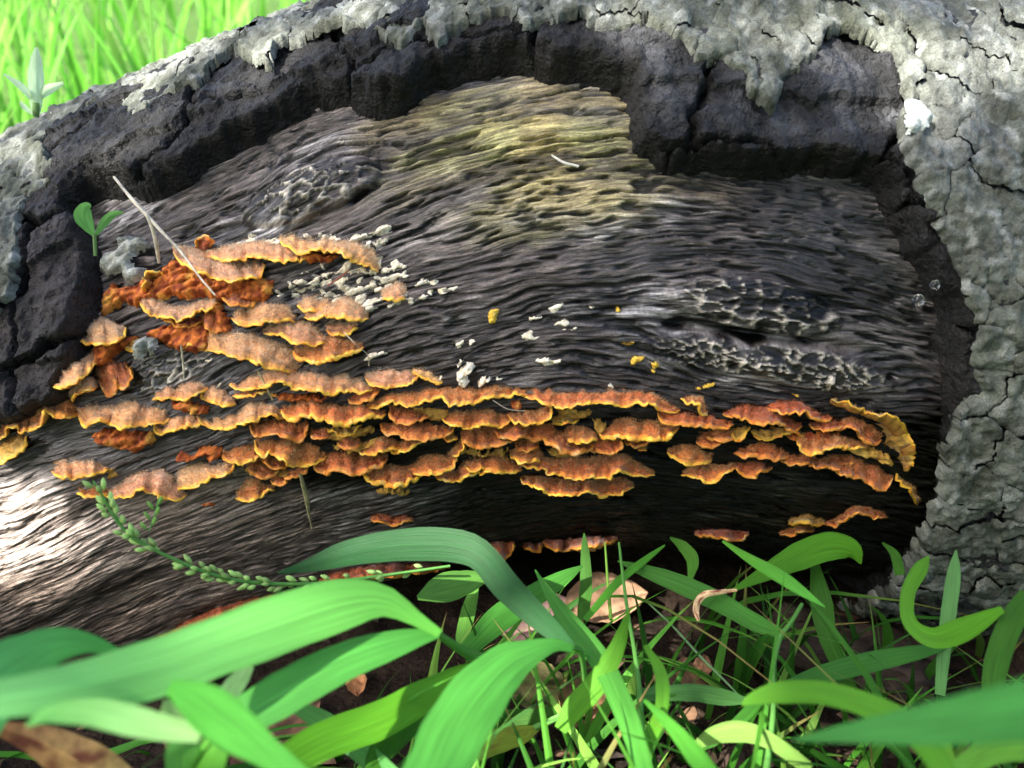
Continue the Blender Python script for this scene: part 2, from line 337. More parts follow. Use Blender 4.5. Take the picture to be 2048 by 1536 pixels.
def split_mesh(name, V_of, F, cell, X, W, mat, parent, keep, thick_drop, colour_of, maxn=300):
    """cut a grid into one piece per cell; each piece has its own tilt and turned-down edges"""
    ids = np.unique(cell); made = 0; rest = []
    order = sorted(ids, key=lambda c: -keep.get(int(c), 0))
    for n, c in enumerate(order):
        f = F[cell == c]
        if len(f) < 6: continue
        u, inv = np.unique(f, return_inverse=True); fl = inv.reshape(f.shape)
        cnt = np.bincount(fl.ravel(), minlength=len(u)); edge = cnt < 4
        V, col = V_of(u, int(c), edge)
        if keep.get(int(c), 0) > 0:
            e = np.sort(np.concatenate([fl[:, [0, 1]], fl[:, [1, 2]], fl[:, [2, 3]], fl[:, [3, 0]]]), axis=1); e, cn = np.unique(e, axis=0, return_counts=True); e = e[cn == 1]
            q = np.stack([X.ravel()[u], W.ravel()[u]], -1); q0 = q.copy(); deg = np.bincount(e.ravel(), minlength=len(u))[:, None]; on = deg[:, 0] > 0
            for it in range(2):                                       # round off the stair-steps of the cut
                sm = np.zeros_like(q); np.add.at(sm, e[:, 0], q[e[:, 1]]); np.add.at(sm, e[:, 1], q[e[:, 0]]); q[on] = .55*q[on]+.45*(sm[on]/deg[on])
            rr_ = rad(q[:, 0]); hh_ = np.hypot(V[:, 1], V[:, 2]-zc(V[:, 0]))-rad(V[:, 0]); V = surf(q[:, 0], q[:, 1]/rr_, hh_)
        if keep.get(int(c), 0) > 0 and made < maxn:
            put(name, mesh(name, V, fl, col), mat, parent); made += 1
        else: rest.append((V, fl, col))
    if rest:
        Vs = []; Fs = []; Cs = []; o = 0
        for V, fl, col in rest: Vs.append(V); Fs.append(fl+o); Cs.append(col); o += len(V)
        r = put(name+'_cover', mesh(name, np.vstack(Vs), np.vstack(Fs), np.vstack(Cs)), mat, parent); r['kind'] = 'stuff'
    return made
def visible_share(X, T, F, cell, h):
    P = surf(X.ravel(), T.ravel(), h); px, py = proj(P); n = radial(P)
    v = ((CAMP-P)*n).sum(-1) > 0; ok = v & (px > -20) & (px < 2068) & (py > -20) & (py < 1556)
    fo = ok[F[:, 0]]; d = {}
    for c, k in zip(*np.unique(cell[fo], return_counts=True)): d[int(c)] = int(k)
    return d
def inner_h(x, w):
    sd = inpoly_sd(x+.0034*fbm(x*48, w*48, 3, 71), w+.0034*fbm(x*48, w*48, 3, 72), WOUND)
    wall = ss(-.001, .0035, sd)
    lump = .0045*fbm(x*28, w*28, 4, 73)+.0028*fbm(x*120, w*120, 4, 74)
    g1, g2, gi = worley((x+.002*fbm(x*160, w*160, 2, 70))/.017, (w+.002*fbm(x*160, w*160, 2, 69))/.012, 68)
    step = ((gi*2654435761 % 1000)/1000.-.5)*.0050
    return sd, T1*(.30*wall+.70*ss(-.0005, .0052, sd+.0040*fbm(x*75, w*75, 3, 79)))+(lump+step*ss(.002, .008, sd))*wall
def make_bark():
    xs = np.arange(-.40, .4001, .0013); ths = np.arange(math.radians(-80), math.radians(112), .0013/R0)
    X, T = np.meshgrid(xs, ths, indexing='ij'); W = rad(X)*T
    sd, h = inner_h(X, W)
    f1, f2, cid = worley((X+.006*fbm(X*60, W*60, 3, 75))/.085, (W+.006*fbm(X*60, W*60, 3, 76))/.062, 77)
    crack = ss(.05, .0, f2-f1)
    h = h-crack*.011*ss(0, .006, sd)
    F = gridfaces(*X.shape); vs = sd.ravel()
    F = F[(vs[F] > -.0022).all(1)]
    cell = cid.ravel()[F[:, 0]]
    keep = visible_share(X, T, F, cell, T1)
    hx, tx, xx, ww = h.ravel(), T.ravel(), X.ravel(), W.ravel(); sdr = sd.ravel()
    px, py = proj(surf(xx, tx, T1))
    n1 = ss(-.3, .5, fbm(xx*50, ww*50, 4, 78)); n2 = fbm(xx*18, ww*18, 3, 80)
    top = ss(.006, .013, sdr)
    col = mix((.0032,.0031,.0031), (.013,.0112,.0095), n1*ss(-.5, .6, n2))
    col = mix(col, mix((.0085,.0088,.0095), (.050,.052,.057), n1), top*ss(-.5, .25, n2+.35*ss(1150, 1300, px))*(.35+.65*ss(1150, 1300, px)))  # blue-grey skylight painted onto the upper faces, strongest on the right
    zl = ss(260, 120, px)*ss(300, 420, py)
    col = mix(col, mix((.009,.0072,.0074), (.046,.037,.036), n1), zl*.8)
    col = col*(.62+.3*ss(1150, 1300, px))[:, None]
    def V_of(u, c, edge):
        r = np.random.RandomState(c % 99991); hh = hx[u]+r.uniform(-.003, .0025)
        hh = np.where(edge, np.minimum(hh, hx[u])-.003, hh)
        return surf(xx[u], tx[u], hh), col[u]
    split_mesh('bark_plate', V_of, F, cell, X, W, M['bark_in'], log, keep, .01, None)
    # grey scaly outer layer
    xs = np.arange(-.40, .4001, .00115); ths = np.arange(math.radians(-80), math.radians(112), .00115/R0)
    X, T = np.meshgrid(xs, ths, indexing='ij'); W = rad(X)*T
    jx = X+.0036*fbm(X*120, W*120, 4, 85); jw = W+.0036*fbm(X*120, W*120, 4, 86)
    sd = inpoly_sd(jx, jw, OUTER)
    _, hin = inner_h(X, W)
    f1, f2, cid = worley(jx/.021+.35*pn(jx*30, jw*30, 84), jw/.0155+.35*pn(jx*30+5, jw*30, 83), 87)
    F = gridfaces(*X.shape); vs = sd.ravel(); F = F[(vs[F] > 0).all(1)]
    cell = cid.ravel()[F[:, 0]]
    keep = visible_share(X, T, F, cell, T1+.005)
    tr = fbm(X*52, W*52, 3, 88); tr = np.floor(tr*3.2+.7*pn(X*150, W*150, 94))/3.2
    base = (T1+.0040*tr+.0022*fbm(X*22, W*22, 3, 82)+.0010*fbm(X*230, W*230, 3, 89)).ravel()
    ffr = (f2-f1).ravel(); xx, tx, ww = X.ravel(), T.ravel(), W.ravel()
    n1 = ss(-.5, .5, fbm(xx*60, ww*60, 4, 90)); n2 = ss(-.35, .45, fbm(xx*16, ww*16, 3, 91)); n3 = ss(.25, .55, fbm(xx*90+7, ww*90, 3, 92))
    col = mix((.064,.069,.058), (.155,.165,.150), n1)
    col = mix(col, mix((.058,.065,.043), (.118,.130,.095), n1), (1-n2)*.6)
    col = mix(col, (.30,.315,.29), n3*.55)
    sdo = vs; jagged = ss(.0, .5, fbm(xx*25, ww*25, 2, 93))
    def V_of2(u, c, edge):
        r = np.random.RandomState((c*7) % 99991)
        x, w = xx[u], ww[u]; x0, w0 = x.mean(), w.mean()
        hh = base[u]+.0046+r.uniform(-.0008, .0018)+(x-x0)*r.uniform(-.07, .07)+(w-w0)*r.uniform(-.05, .14)
        hh = hh-.0006*ss(.10, .0, ffr[u])
        hh = np.where(edge, hh-np.where(sdo[u] < .0025, .0060, .0002+.0012*jagged[u]), hh)
        k = r.uniform(.88, 1.10)
        return surf(x, tx[u], hh), col[u]*k
    n = split_mesh('bark_scale', V_of2, F, cell, X, W, M['bark_out'], log, keep, .006, None, 300)
    # the same bark round the back and along both ends, out of sight
    for (xa, xb, ta, tb) in ((-.95, .95, math.radians(112), math.radians(235)), (-.95, -.40, math.radians(5), math.radians(112)), (.40, .95, math.radians(-125), math.radians(112))):
        xs = np.arange(xa, xb+.001, .005); ths = np.linspace(ta, tb, max(8, int(abs(tb-ta)*R0/.005)))
        X, T = np.meshgrid(xs, ths, indexing='ij'); W = rad(X)*T
        _, f2, _ = worley(X/.02, W/.016, 87); f1 = worley(X/.02, W/.016, 87)[0]
        h = T1+.005+.004*fbm(X*40, W*40, 3, 88)-.004*ss(.2, 0, f2-f1); e = np.zeros(X.shape, bool); e[0] = e[-1] = True; e[:, 0] = e[:, -1] = True
        h[e] = -.004
        n1 = ss(-.5, .5, fbm(X*60, W*60, 4, 90))
        put('bark_sheet', mesh('bark_sheet', surf(X, T, h), gridfaces(*X.shape), mix((.12,.125,.09), (.30,.31,.26), n1)), M['bark_out'], log)
make_bark()
# ------------------------------------------------------------------ bracket fungi
rng = np.random.RandomState(11)
def bracket(label, margin, base, h=None, fur='o', ends=(.05, .05), rim=.00080, hairs=1.0, group='furry bracket fungi on the log'):
    """margin = the front lip, base = the line where the cap leaves the wood (both traced left to right)"""
    m = pts(margin); b = pts(base)
    if fur in 'wod': b = b-np.array([0, 4.0 if fur == 'w' else 2.5])
    if fur in 'wod':
        k_ = 1.13 if fur == 'w' else 1.07; cx_ = m[:, 0].mean(); m[:, 0] = cx_+(m[:, 0]-cx_)*k_; b[:, 0] = cx_+(b[:, 0]-cx_)*k_
    Lpx = np.linalg.norm(np.diff(m, axis=0), axis=1).sum(); n = int(np.clip(Lpx/3.2, 12, 110))
    m = resample(m, n); b = resample(b, n); s = np.linspace(0, 1, n)
    if h is None: h = float(np.clip(.0055+.00006*Lpx, .006, .0135))
    sd = abs(hash(margin)) % 1000 if False else (len(margin)*37+int(m[0, 0])*13+int(m[0, 1])) % 9973
    prof = np.minimum(np.sin(np.pi*s)**.6, 1); e = ends[0]*(1-s)+ends[1]*s
    wav = pn(s*Lpx/26., np.full(n, .5), sd)
    hi = h*(e+(1-e)*prof)*(1+.42*wav)
    jit = np.stack([1.6*pn(s*Lpx/13., s*0+2.5, sd+1), 2.4*pn(s*Lpx/15., s*0+7.5, sd+2)+1.5*pn(s*Lpx/6., s*0+4.5, sd+3)], -1)
    m = m+jit*np.clip(np.minimum(s, 1-s)*12, 0, 1)[:, None]
    Mp = onlog(m[:, 0], m[:, 1], hi); Bp = onlog(b[:, 0], b[:, 1], -.0022)
    lo = b*.62+m*.38; Up = onlog(lo[:, 0], lo[:, 1], -.0022)
    tan = np.gradient(Mp, axis=0); out = Mp-Bp
    N = np.cross(tan, out); N /= np.linalg.norm(N, axis=1, keepdims=True)+1e-9
    N = np.where((N@np.array([0, -.4, 1.]))[:, None] < 0, -N, N)
    nt = 11; t = np.linspace(0, 1, nt)[None, :, None]
    zon = .00045*np.sin(t[..., 0]*16+2.5*pn(s*Lpx/40., s*0, sd+5)[:, None])*(t[..., 0] > .2)
    ru = pn(s[:, None]*Lpx/14., t[..., 0]*2.2+s[:, None]*0, sd+6)*.0016*np.sin(np.pi*t[..., 0])
    ln = np.linalg.norm(out, axis=1)[:, None]
    fold_ = (.0013*pn(s*Lpx/11., s*0+6.6, sd+15)+.0008*pn(s*Lpx/5.5, s*0+8.1, sd+16))[:, None]*t[..., 0]**1.3*np.clip(np.minimum(s, 1-s)*9, 0, 1)[:, None]
    Mp = Mp+N*fold_[:, -1:]
    V = Bp[:, None]*(1-t)+Mp[:, None]*t+N[:, None]*(.07*ln*np.sin(np.pi*t[..., 0]**.8)*.9+zon+ru)[..., None]+N[:, None]*(fold_-fold_[:, -1:]*t[..., 0])[..., None]
    # cap colours: tan fur at the base, chestnut zone, orange towards the lip
    tt = np.broadcast_to(t[..., 0], (n, nt)); z = fbm(s[:, None]*Lpx/30.+tt*0, tt*5, 3, sd+8)
    P = {'o': ((.58,.26,.10), (.54,.150,.034), (.70,.240,.034)), 'w': ((.80,.56,.36), (.68,.34,.16), (.66,.28,.065)),
         'd': ((.42,.16,.060), (.40,.100,.026), (.58,.170,.028)), 'y': ((.34,.16,.03), (.40,.20,.032), (.54,.30,.04)), 'r': ((.30,.075,.024), (.34,.075,.020), (.50,.135,.024))}[fur]
    col = mix(P[0], P[1], ss(.05, .55, tt+.25*z)); col = mix(col, P[2], ss(.66, .98, tt+.12*z)); col = col*((1+.35*z)*(1-.42*np.exp(-((tt-.80+.04*z)/.055)**2)))[..., None]
    tone = np.array([1., 1., 1.])*(.80+.42*((sd*7919) % 100)/100.)*np.array([1, .90+.25*((sd*104729) % 100)/100., .8+.3*((sd*1299709) % 100)/100.]); col = col*tone
    c0 = Bp.mean(0)
    root = thing('bracket_fungus', label, 'fungus', c0, group)
    put('cap', mesh('cap', V, gridfaces(n, nt), col), M['cap'], root)
    # underside
    tb = np.linspace(0, 1, 6)[None, :, None]
    U = Mp[:, None]*(1-tb)+Up[:, None]*tb+N[:, None]*(-.0006-.10*ln*np.sin(np.pi*tb[..., 0]))[..., None]
    uc = mix((.50,.27,.06), (.30,.12,.03), np.broadcast_to(ss(0, .8, tb[..., 0]), (n, 6)))*(1+.25*pn(s[:, None]*Lpx/12., tb[..., 0]*3, sd+9))[..., None]
    put('underside', mesh('underside', U, gridfaces(n, 6), uc), M['under'], root)
    # lip
    k = 7; an = np.linspace(0, 2*np.pi, k, endpoint=False); tn = tan/(np.linalg.norm(tan, axis=1, keepdims=True)+1e-9)
    o2 = np.cross(N, tn); o2 /= np.linalg.norm(o2, axis=1, keepdims=True)+1e-9
    rr = .76*rim*(.35+.65*np.clip(np.minimum(s, 1-s)*9, 0, 1))*np.clip(1+.55*pn(s*Lpx/14., s*0+3.3, sd+11)+.3*pn(s*Lpx/5., s*0+1.3, sd+13), .4, 1.7)*(1.0+.15*rng.rand())
    ring = Mp[:, None]+rr[:, None, None]*(np.cos(an)[None, :, None]*N[:, None]+1.25*np.sin(an)[None, :, None]*o2[:, None])-N[:, None]*(rr*.35)[:, None, None]
    i = np.arange(n-1)[:, None]*k; j = np.arange(k)[None]
    Fr = np.stack([i+j, i+k+j, i+k+(j+1) % k, i+(j+1) % k], -1).reshape(-1, 4)
    ry = {'y': (.62,.36,.03), 'r': (.62,.27,.03), 'd': (.60,.25,.04)}.get(fur, (.90,.52,.06))
    v = pn(s*Lpx/18., s*0+9.1, sd+12); rc = mix(ry, (.66,.22,.03), ss(-.1, .6, v)*.8)
    rc = mix(rc, (.82,.62,.30), ss(.15, .7, -v)*.4)
    put('lip', mesh('lip', ring, Fr, np.repeat(rc[:, None], k, 1)), M['rim'], root)
    # fur
    area = float((np.linalg.norm(np.diff(Mp, axis=0), axis=1).sum())*ln.mean())
    nh = int(np.clip(area*1e6*(4.6 if fur == 'w' else 7)*hairs, 60, 6500)); 
    if fur in 'yr': nh = int(nh*.25)
    r = np.random.RandomState(sd); hs = r.rand(nh)*(n-1.001); ht = (r.rand(nh)**1.3)*.74*(nt-1)
    i0 = hs.astype(int); j0 = ht.astype(int); a = (hs-i0)[:, None]; c = (ht-j0)[:, None]
    p = (V[i0, j0]*(1-a)+V[i0+1, j0]*a)*(1-c)+(V[i0, j0+1]*(1-a)+V[i0+1, j0+1]*a)*c
    tq = ht/(nt-1)
    od = out[i0]/(np.linalg.norm(out[i0], axis=1, keepdims=True)+1e-9)
    d = N[i0]*.9+od*(.55*tq-.1)[:, None]+np.array([0, 0, .25])+r.normal(0, .42, (nh, 3)); d /= np.linalg.norm(d, axis=1, keepdims=True)
    L = (.0007+.0012*r.rand(nh))*(1.45-.85*tq); sdv = np.cross(d, r.normal(0, 1, (nh, 3))); sdv /= np.linalg.norm(sdv, axis=1, keepdims=True)+1e-9
    wv = .00014
    HV = np.stack([p-sdv*wv, p+sdv*wv, p+d*L[:, None]], 1)
    pale = {'w': (.98,.80,.56), 'o': (.92,.58,.29), 'd': (.80,.43,.18), 'y': (.6,.4,.12), 'r': (.5,.2,.08)}[fur]
    hb = mix(P[1], pale, r.rand(nh)**.8); hb = np.where((r.rand(nh) < .22)[:, None], np.minimum(np.array(pale)*1.25+.06, .95), hb); HC = np.stack([hb*.75, hb*.75, hb*1.1], 1)
    o = put('fur', mesh('fur', HV, np.arange(nh*3).reshape(-1, 3), HC, smooth=False), M['hair'], root); o['kind'] = 'stuff'
    return root
B = bracket
# main upper row, centre to right
B('long wavy furry bracket, left half of the straight upper row', '742,808 748,815 770,812 785,805 800,806 825,810 840,808 860,800 882,795 893,807 915,808 950,808 965,796 985,795 1010,790 1050,790', '745,803 770,797 800,790 830,783 870,780 905,780 930,778 965,778 985,772 1010,770 1030,776 1050,785', .011)
B('long furry bracket with bright yellow lip, right half of upper row', '1048,790 1065,796 1085,798 1095,806 1115,814 1140,813 1170,810 1200,804 1220,806 1245,813 1270,806 1300,806 1315,820 1325,824 1340,825 1350,820', '1050,786 1070,780 1100,776 1125,778 1150,780 1190,782 1220,780 1240,773 1260,772 1285,780 1310,790 1335,803 1350,816', .012)
B('small cream-topped bracket alone above the upper row', '736,754 745,768 770,773 800,773 820,765 833,750', '740,752 760,742 790,738 815,742 832,746', .007, 'w', rim=.0007)
B('tiny slanting cream bracket right of the cream-topped one', '828,742 838,752 855,760 870,767 882,765', '830,738 845,740 860,746 875,756 882,762', .005, 'w', rim=.0007)
B('small round-lipped bracket under the left end of the upper row', '782,818 782,830 790,842 805,848 825,846 845,838 857,830', '786,812 800,812 820,815 840,825 855,828', .009, 'd')
B('wide crescent bracket below the small round-lipped one', '765,848 768,858 778,867 800,869 820,877 838,881 860,877 885,873 897,865 903,855', '768,846 790,848 820,845 850,846 880,848 900,852', .011, 'd')
B('wide dark furry bracket under the middle of the upper row', '890,832 893,842 905,848 920,852 935,857 960,851 980,850 1000,852 1012,843 1019,836', '895,828 915,822 945,815 975,815 1000,822 1016,832', .012, 'o')
B('hook-ended bracket curling up at its right tip', '1017,829 1025,838 1040,845 1060,848 1080,845 1095,835 1102,822 1098,812 1090,806', '1020,828 1040,828 1060,825 1080,822 1088,812 1086,807', .011, 'o')
B('narrow bracket sloping down left, below the crescent', '718,898 725,907 740,909 760,902 780,898 798,894', '722,897 735,885 755,875 775,873 790,880 797,890', .010)
B('thin bracket tucked right of the narrow sloping one', '781,898 792,904 815,901 830,893 842,885', '785,893 800,885 815,880 830,880 841,883', .007)
B('broad chestnut bracket behind the small oval one', '926,872 930,884 945,892 960,894 985,894 1005,890 1018,884 1025,876', '928,868 940,858 960,855 985,856 1005,862 1022,874', .010, 'd')
B('small oval bracket overlapping a broad chestnut one', '990,862 995,870 1010,875 1025,877 1045,872 1053,864', '992,858 1005,850 1025,847 1042,850 1052,860', .011, 'd', rim=.0008)
B('broad bowl-shaped bracket at the lower middle, left lip curled', '733,945 735,955 745,963 765,967 790,970 810,967 825,958 838,952', '738,942 755,935 775,930 800,935 820,942 837,950', .012, rim=.0012)
B('folded furry bracket rising from the bowl-shaped one', '828,948 850,948 880,944 900,938 908,928 911,915', '818,935 835,925 850,915 870,912 890,912 908,914', .013)
B('steep little bracket standing above the folded one', '903,913 915,910 925,898 928,880', '896,910 908,898 918,888 926,880', .008)
B('low wavy bracket right of the folded one', '872,948 880,957 900,962 918,960 926,953 945,950 963,947', '873,945 885,938 905,940 920,935 935,925 950,925 962,940', .009)
B('humped bracket with ragged lip in the lower row', '945,940 958,942 965,946 985,943 1005,946 1025,943 1040,940', '952,938 965,925 980,915 1000,910 1020,918 1035,930', .010)
B('small flared bracket above the left end of the lowest long one', '1022,908 1030,918 1045,923 1060,924 1075,920 1080,928', '1024,905 1040,900 1055,890 1070,897 1078,912', .010)
B('long stepped bracket with notched lip, second from bottom right of centre', '1046,928 1060,933 1080,935 1097,938 1103,946 1125,947 1133,953 1145,958 1165,956 1190,954 1210,957 1220,950 1226,943 1240,944 1260,950 1280,953 1290,950 1301,950', '1050,925 1070,920 1090,918 1110,920 1130,918 1150,916 1180,918 1210,914 1235,912 1255,918 1275,932 1298,946', .012)
B('lowest long bracket, boat-shaped, right of centre', '1048,955 1055,967 1075,975 1095,984 1120,989 1150,990 1172,984 1195,991 1220,990 1240,984 1260,974', '1050,953 1065,955 1090,958 1130,962 1170,965 1210,960 1235,958 1258,970', .013)
B('thick-lipped bracket sweeping down right under the hook-ended one', '1083,872 1095,880 1110,890 1130,902 1150,905 1165,903 1178,895 1180,885', '1088,868 1105,860 1125,868 1145,878 1160,885 1178,884', .011, 'd', rim=.0012)
B('small shaggy bracket perched over the thick-lipped one', '1135,880 1145,884 1165,884 1180,881 1194,880', '1130,868 1138,852 1155,850 1175,862 1192,876', .012)
B('round cup bracket right of the thick-lipped one', '1180,892 1188,900 1205,905 1225,905 1240,898 1242,885 1235,877', '1183,886 1195,872 1212,870 1228,874 1234,877', .009, 'd')
B('wide even bracket with straight yellow lip below the upper row right end', '1200,863 1210,872 1222,877 1235,873 1260,873 1285,878 1310,879 1332,874 1340,866 1352,856', '1203,861 1220,855 1235,845 1260,840 1290,840 1315,842 1335,850 1350,854', .013, rim=.0013)
B('dark shaded bracket behind the hook-ended one', '1042,872 1055,875 1070,880 1086,876 1100,868 1108,858', '1046,866 1060,846 1075,840 1090,842 1100,846 1108,855', .006, 'd')
B('ochre bracket tucked under the right upper row, edge down', '1106,848 1125,847 1145,846 1158,841', '1100,832 1118,822 1140,828 1157,837', .007, 'y')
B('tiny fan bracket hanging below the wide even one', '1279,900 1285,903 1293,902', '1281,890 1286,886 1290,890', .004, 'y', rim=.0006)
# right hand group
B('long bracket continuing the upper row towards the right', '1315,822 1322,838 1335,848 1360,852 1390,851 1405,849 1430,854 1450,858 1468,848', '1318,820 1340,815 1365,818 1395,822 1420,824 1445,832 1465,842', .012, 'r')
B('narrow curling bracket above the right-hand row', '1362,798 1375,802 1395,812 1402,824 1415,832', '1364,794 1385,796 1400,800 1408,812 1416,828', .008)
B('broad red-brown bracket with drooping right tip', '1445,828 1455,833 1480,832 1500,842 1515,847 1545,846 1565,850 1580,858 1592,860 1604,852', '1447,825 1465,815 1490,806 1515,810 1540,815 1560,825 1580,840 1603,848', .012, 'r')
B('bright red-orange bracket highest in the right-hand group', '1532,815 1545,821 1570,825 1600,825 1615,824 1625,832 1640,841 1655,842 1665,835', '1533,806 1545,800 1570,800 1600,802 1615,815 1635,830 1650,830 1663,832', .010, 'r')
B('swooping bracket with a deep rounded lobe at its left', '1596,876 1602,892 1612,905 1625,909 1645,905 1660,894 1680,893 1705,898 1730,895', '1600,872 1615,872 1640,868 1665,870 1690,880 1715,888 1730,892', .012)
B('small pointed tent-like bracket right of centre gap', '1471,907 1490,912 1515,912 1532,915 1545,920 1565,918 1577,911', '1480,903 1500,893 1515,882 1535,885 1550,897 1575,908', .009, 'd')
B('bell-shaped bracket with flared lip below the tent-like one', '1470,934 1480,945 1495,954 1510,953 1522,943 1535,942 1545,935', '1472,930 1485,918 1500,915 1520,920 1528,930 1542,932', .010, 'r')
B('long lowest bracket of the right-hand group running to the bark', '1568,920 1585,928 1610,930 1640,934 1665,935 1680,945 1700,955 1722,957 1735,968 1750,979 1765,978 1775,965 1780,955', '1575,912 1600,908 1630,918 1660,925 1685,925 1710,915 1740,925 1765,940 1780,950', .011, 'd')
B('pale-fringed bracket alone in the gap, pointed base', '1337,905 1350,915 1365,925 1385,929 1405,926 1420,922', '1340,903 1355,895 1375,890 1395,898 1410,908 1418,905', .010)
B('pale-fringed bracket below and right of the lone pointed one', '1366,950 1380,950 1400,960 1420,966 1435,958 1450,945 1468,935', '1375,945 1395,932 1420,930 1445,932 1465,930', .010)
B('little fan bracket between the wide even one and the gap', '1394,885 1402,891 1415,894 1432,890 1445,884', '1398,880 1400,865 1415,862 1428,872 1440,882', .008, 'd')
B('ochre bracket showing its underside below the broad red-brown one', '1503,865 1520,878 1540,880 1565,868 1590,865 1612,873', '1503,850 1530,850 1560,852 1590,858 1610,865', .006, 'y')
B('small ochre flap left of the ochre underside bracket', '1461,862 1468,876 1480,880 1492,870 1500,852', '1463,852 1475,842 1490,842 1499,848', .006, 'y')
B('large yellow bracket curling round against the right bark', '1662,798 1680,806 1700,808 1720,818 1745,828 1775,830 1795,838 1812,862 1825,885 1830,905 1825,925 1815,943', '1664,803 1685,818 1705,822 1722,830 1740,838 1752,850 1758,868 1766,885 1775,898 1785,910 1795,922 1808,938', .010, 'y', ends=(.4, .4))
B('small scalloped bracket inside the large yellow one', '1676,862 1690,855 1710,858 1718,870 1730,883 1748,888 1760,880', '1680,845 1700,838 1725,845 1745,860 1755,870', .009, 'd')
B('thin ochre strip trailing down beside the right bark', '1792,945 1800,960 1815,975 1825,990 1835,1010', '1795,942 1808,955 1822,970 1832,990 1837,1008', .006, 'y')
B('ragged yellow bracket low on the right', '1577,1048 1595,1045 1610,1045 1625,1050 1640,1047 1650,1048', '1580,1044 1600,1036 1620,1030 1635,1038 1648,1045', .008, 'y')
B('yellow-edged bracket low by the right bark', '1655,1050 1680,1048 1700,1032 1715,1025 1735,1032 1760,1035 1772,1034', '1658,1047 1685,1036 1705,1020 1725,1018 1750,1022 1770,1028', .008, 'd')
B('red-brown bracket on the log\'s bottom edge above the right grass', '1390,1070 1420,1072 1450,1078 1480,1078 1498,1068', '1392,1066 1430,1060 1465,1060 1495,1064', .008, 'r', hairs=.3)
B('thin bracket behind grass on the bottom edge, far right', '1562,1070 1580,1070 1600,1064 1625,1063', '1563,1064 1585,1060 1605,1056 1624,1058', .006, 'd')
# bottom edge
B('lone flat red-brown bracket on bare wood under the rows', '741,1040 760,1044 785,1050 800,1048 815,1043 828,1042', '745,1033 765,1027 785,1032 805,1030 826,1038', .006, 'r', rim=.0006)
B('hanging red-brown bracket at the log\'s lower edge, centre', '955,1085 965,1110 985,1128 1005,1122 1025,1100 1029,1085', '958,1078 980,1078 1005,1078 1027,1080', .014, 'r', hairs=.2)
B('small red bracket right of the hanging one', '1045,1092 1060,1101 1080,1100 1084,1088', '1048,1084 1065,1082 1083,1082', .008, 'r', hairs=.2)
B('long thin-edged bracket under the log, right of centre', '1085,1084 1100,1094 1130,1100 1165,1094 1200,1090 1235,1079', '1090,1078 1130,1076 1180,1076 1232,1074', .010, 'r', hairs=.2)
B('long rusty bracket under the log behind the arching blade', '640,1170 700,1160 760,1155 830,1148 900,1136', '640,1148 700,1133 770,1124 840,1120 900,1120', .012, 'r', hairs=.2)
B('rough orange-red bracket low on the left behind the broad blade', '290,1296 350,1280 420,1256 490,1230 560,1200', '300,1272 360,1242 420,1216 490,1194 555,1180', .010, 'r', hairs=.6)
# left hand group
B('wavy bracket running to the left edge of the wood', '0,882 12,872 20,855 35,853 42,863 60,862 75,855 82,840 88,822 98,825 108,835 125,835 145,832 152,825', '0,860 25,845 50,835 75,820 95,808 115,795 130,790 148,800 155,815', .014)
B('yellow folded bracket at the far left edge', '-14,920 5,927 25,915 45,900 55,868', '-12,885 15,872 35,864 50,862', .009, 'y')
B('pinkish wing-shaped bracket on the dark bark block', '97,768 115,772 135,772 155,762 175,740 190,725', '100,764 118,750 135,735 155,715 180,705 192,712', .026, 'w', hairs=.6)
B('curled pinkish bracket under the wing-shaped one', '148,806 150,792 160,782 180,780 193,774', '146,790 155,772 170,765 192,764', .020, 'w', hairs=.6)
B('orange petal-like bracket hanging by the dark block', '226,740 235,765 248,776 257,765 258,745 252,730', '222,722 232,718 245,720 252,726', .010, 'r', hairs=.2)
B('dark brown bracket beside the hanging orange petal', '200,765 212,790 226,788 232,770 226,745', '198,745 205,720 216,712 226,725', .010, 'd', hairs=.2)
B('broad pale-pink furry bracket at left, flat top', '163,825 170,842 180,853 195,848 205,838 218,845 235,855 255,853 280,850 310,846 330,838', '168,815 190,800 215,812 235,800 255,797 290,802 320,810 335,825', .013, 'w')
B('rolled-lip bracket joining the broad pale-pink one', '314,845 318,862 335,865 355,858 375,850 395,848 403,842', '318,842 335,832 355,830 380,828 402,830', .010, 'w')
B('scalloped furry bracket left of the wavy yellow-lipped one', '402,834 415,848 435,857 452,860 470,852 500,846 515,838 535,830 555,836 570,832', '402,810 415,815 440,828 465,825 490,815 500,805 530,805 555,812 572,818', .011, 'w')
B('wavy bracket with thick yellow lip, left of centre', '567,820 580,835 595,840 612,832 632,832 650,838 670,846 690,849 710,840 735,833 755,832 765,828', '572,816 585,803 600,798 625,800 650,803 680,805 710,808 740,815 762,822', .014, 'o', rim=.0013)
B('pointed dark bracket under the thick yellow lip', '502,848 512,868 525,872 545,868 570,872 590,882 600,878 610,858 614,845', '505,844 530,842 560,838 590,838 612,842', .011, 'd')
B('double-lobed brown bracket, left of centre, middle row', '513,880 520,900 530,914 545,906 565,918 580,930 600,931 625,927 640,920 648,912', '518,878 540,884 560,878 590,878 620,885 645,905', .012, 'o')
B('smooth oval bracket left of the double-lobed one', '444,910 455,920 475,926 500,924 515,915 523,912', '448,905 465,895 485,892 505,893 520,905', .010)
B('wide notched bracket right of the double-lobed one', '631,930 640,942 655,946 675,940 690,940 702,948 720,945 745,935 760,928 770,918', '634,926 645,912 665,905 690,902 715,910 745,908 766,912', .012, 'd', rim=.0012)
B('drooping bracket under the smooth oval one', '498,938 512,950 530,955 552,950', '502,930 515,918 530,925 550,942', .008, 'd')
B('small crescent tucked under the double-lobed bracket', '524,920 535,930 555,936 573,933', '526,916 545,914 565,922 573,930', .007, 'd')
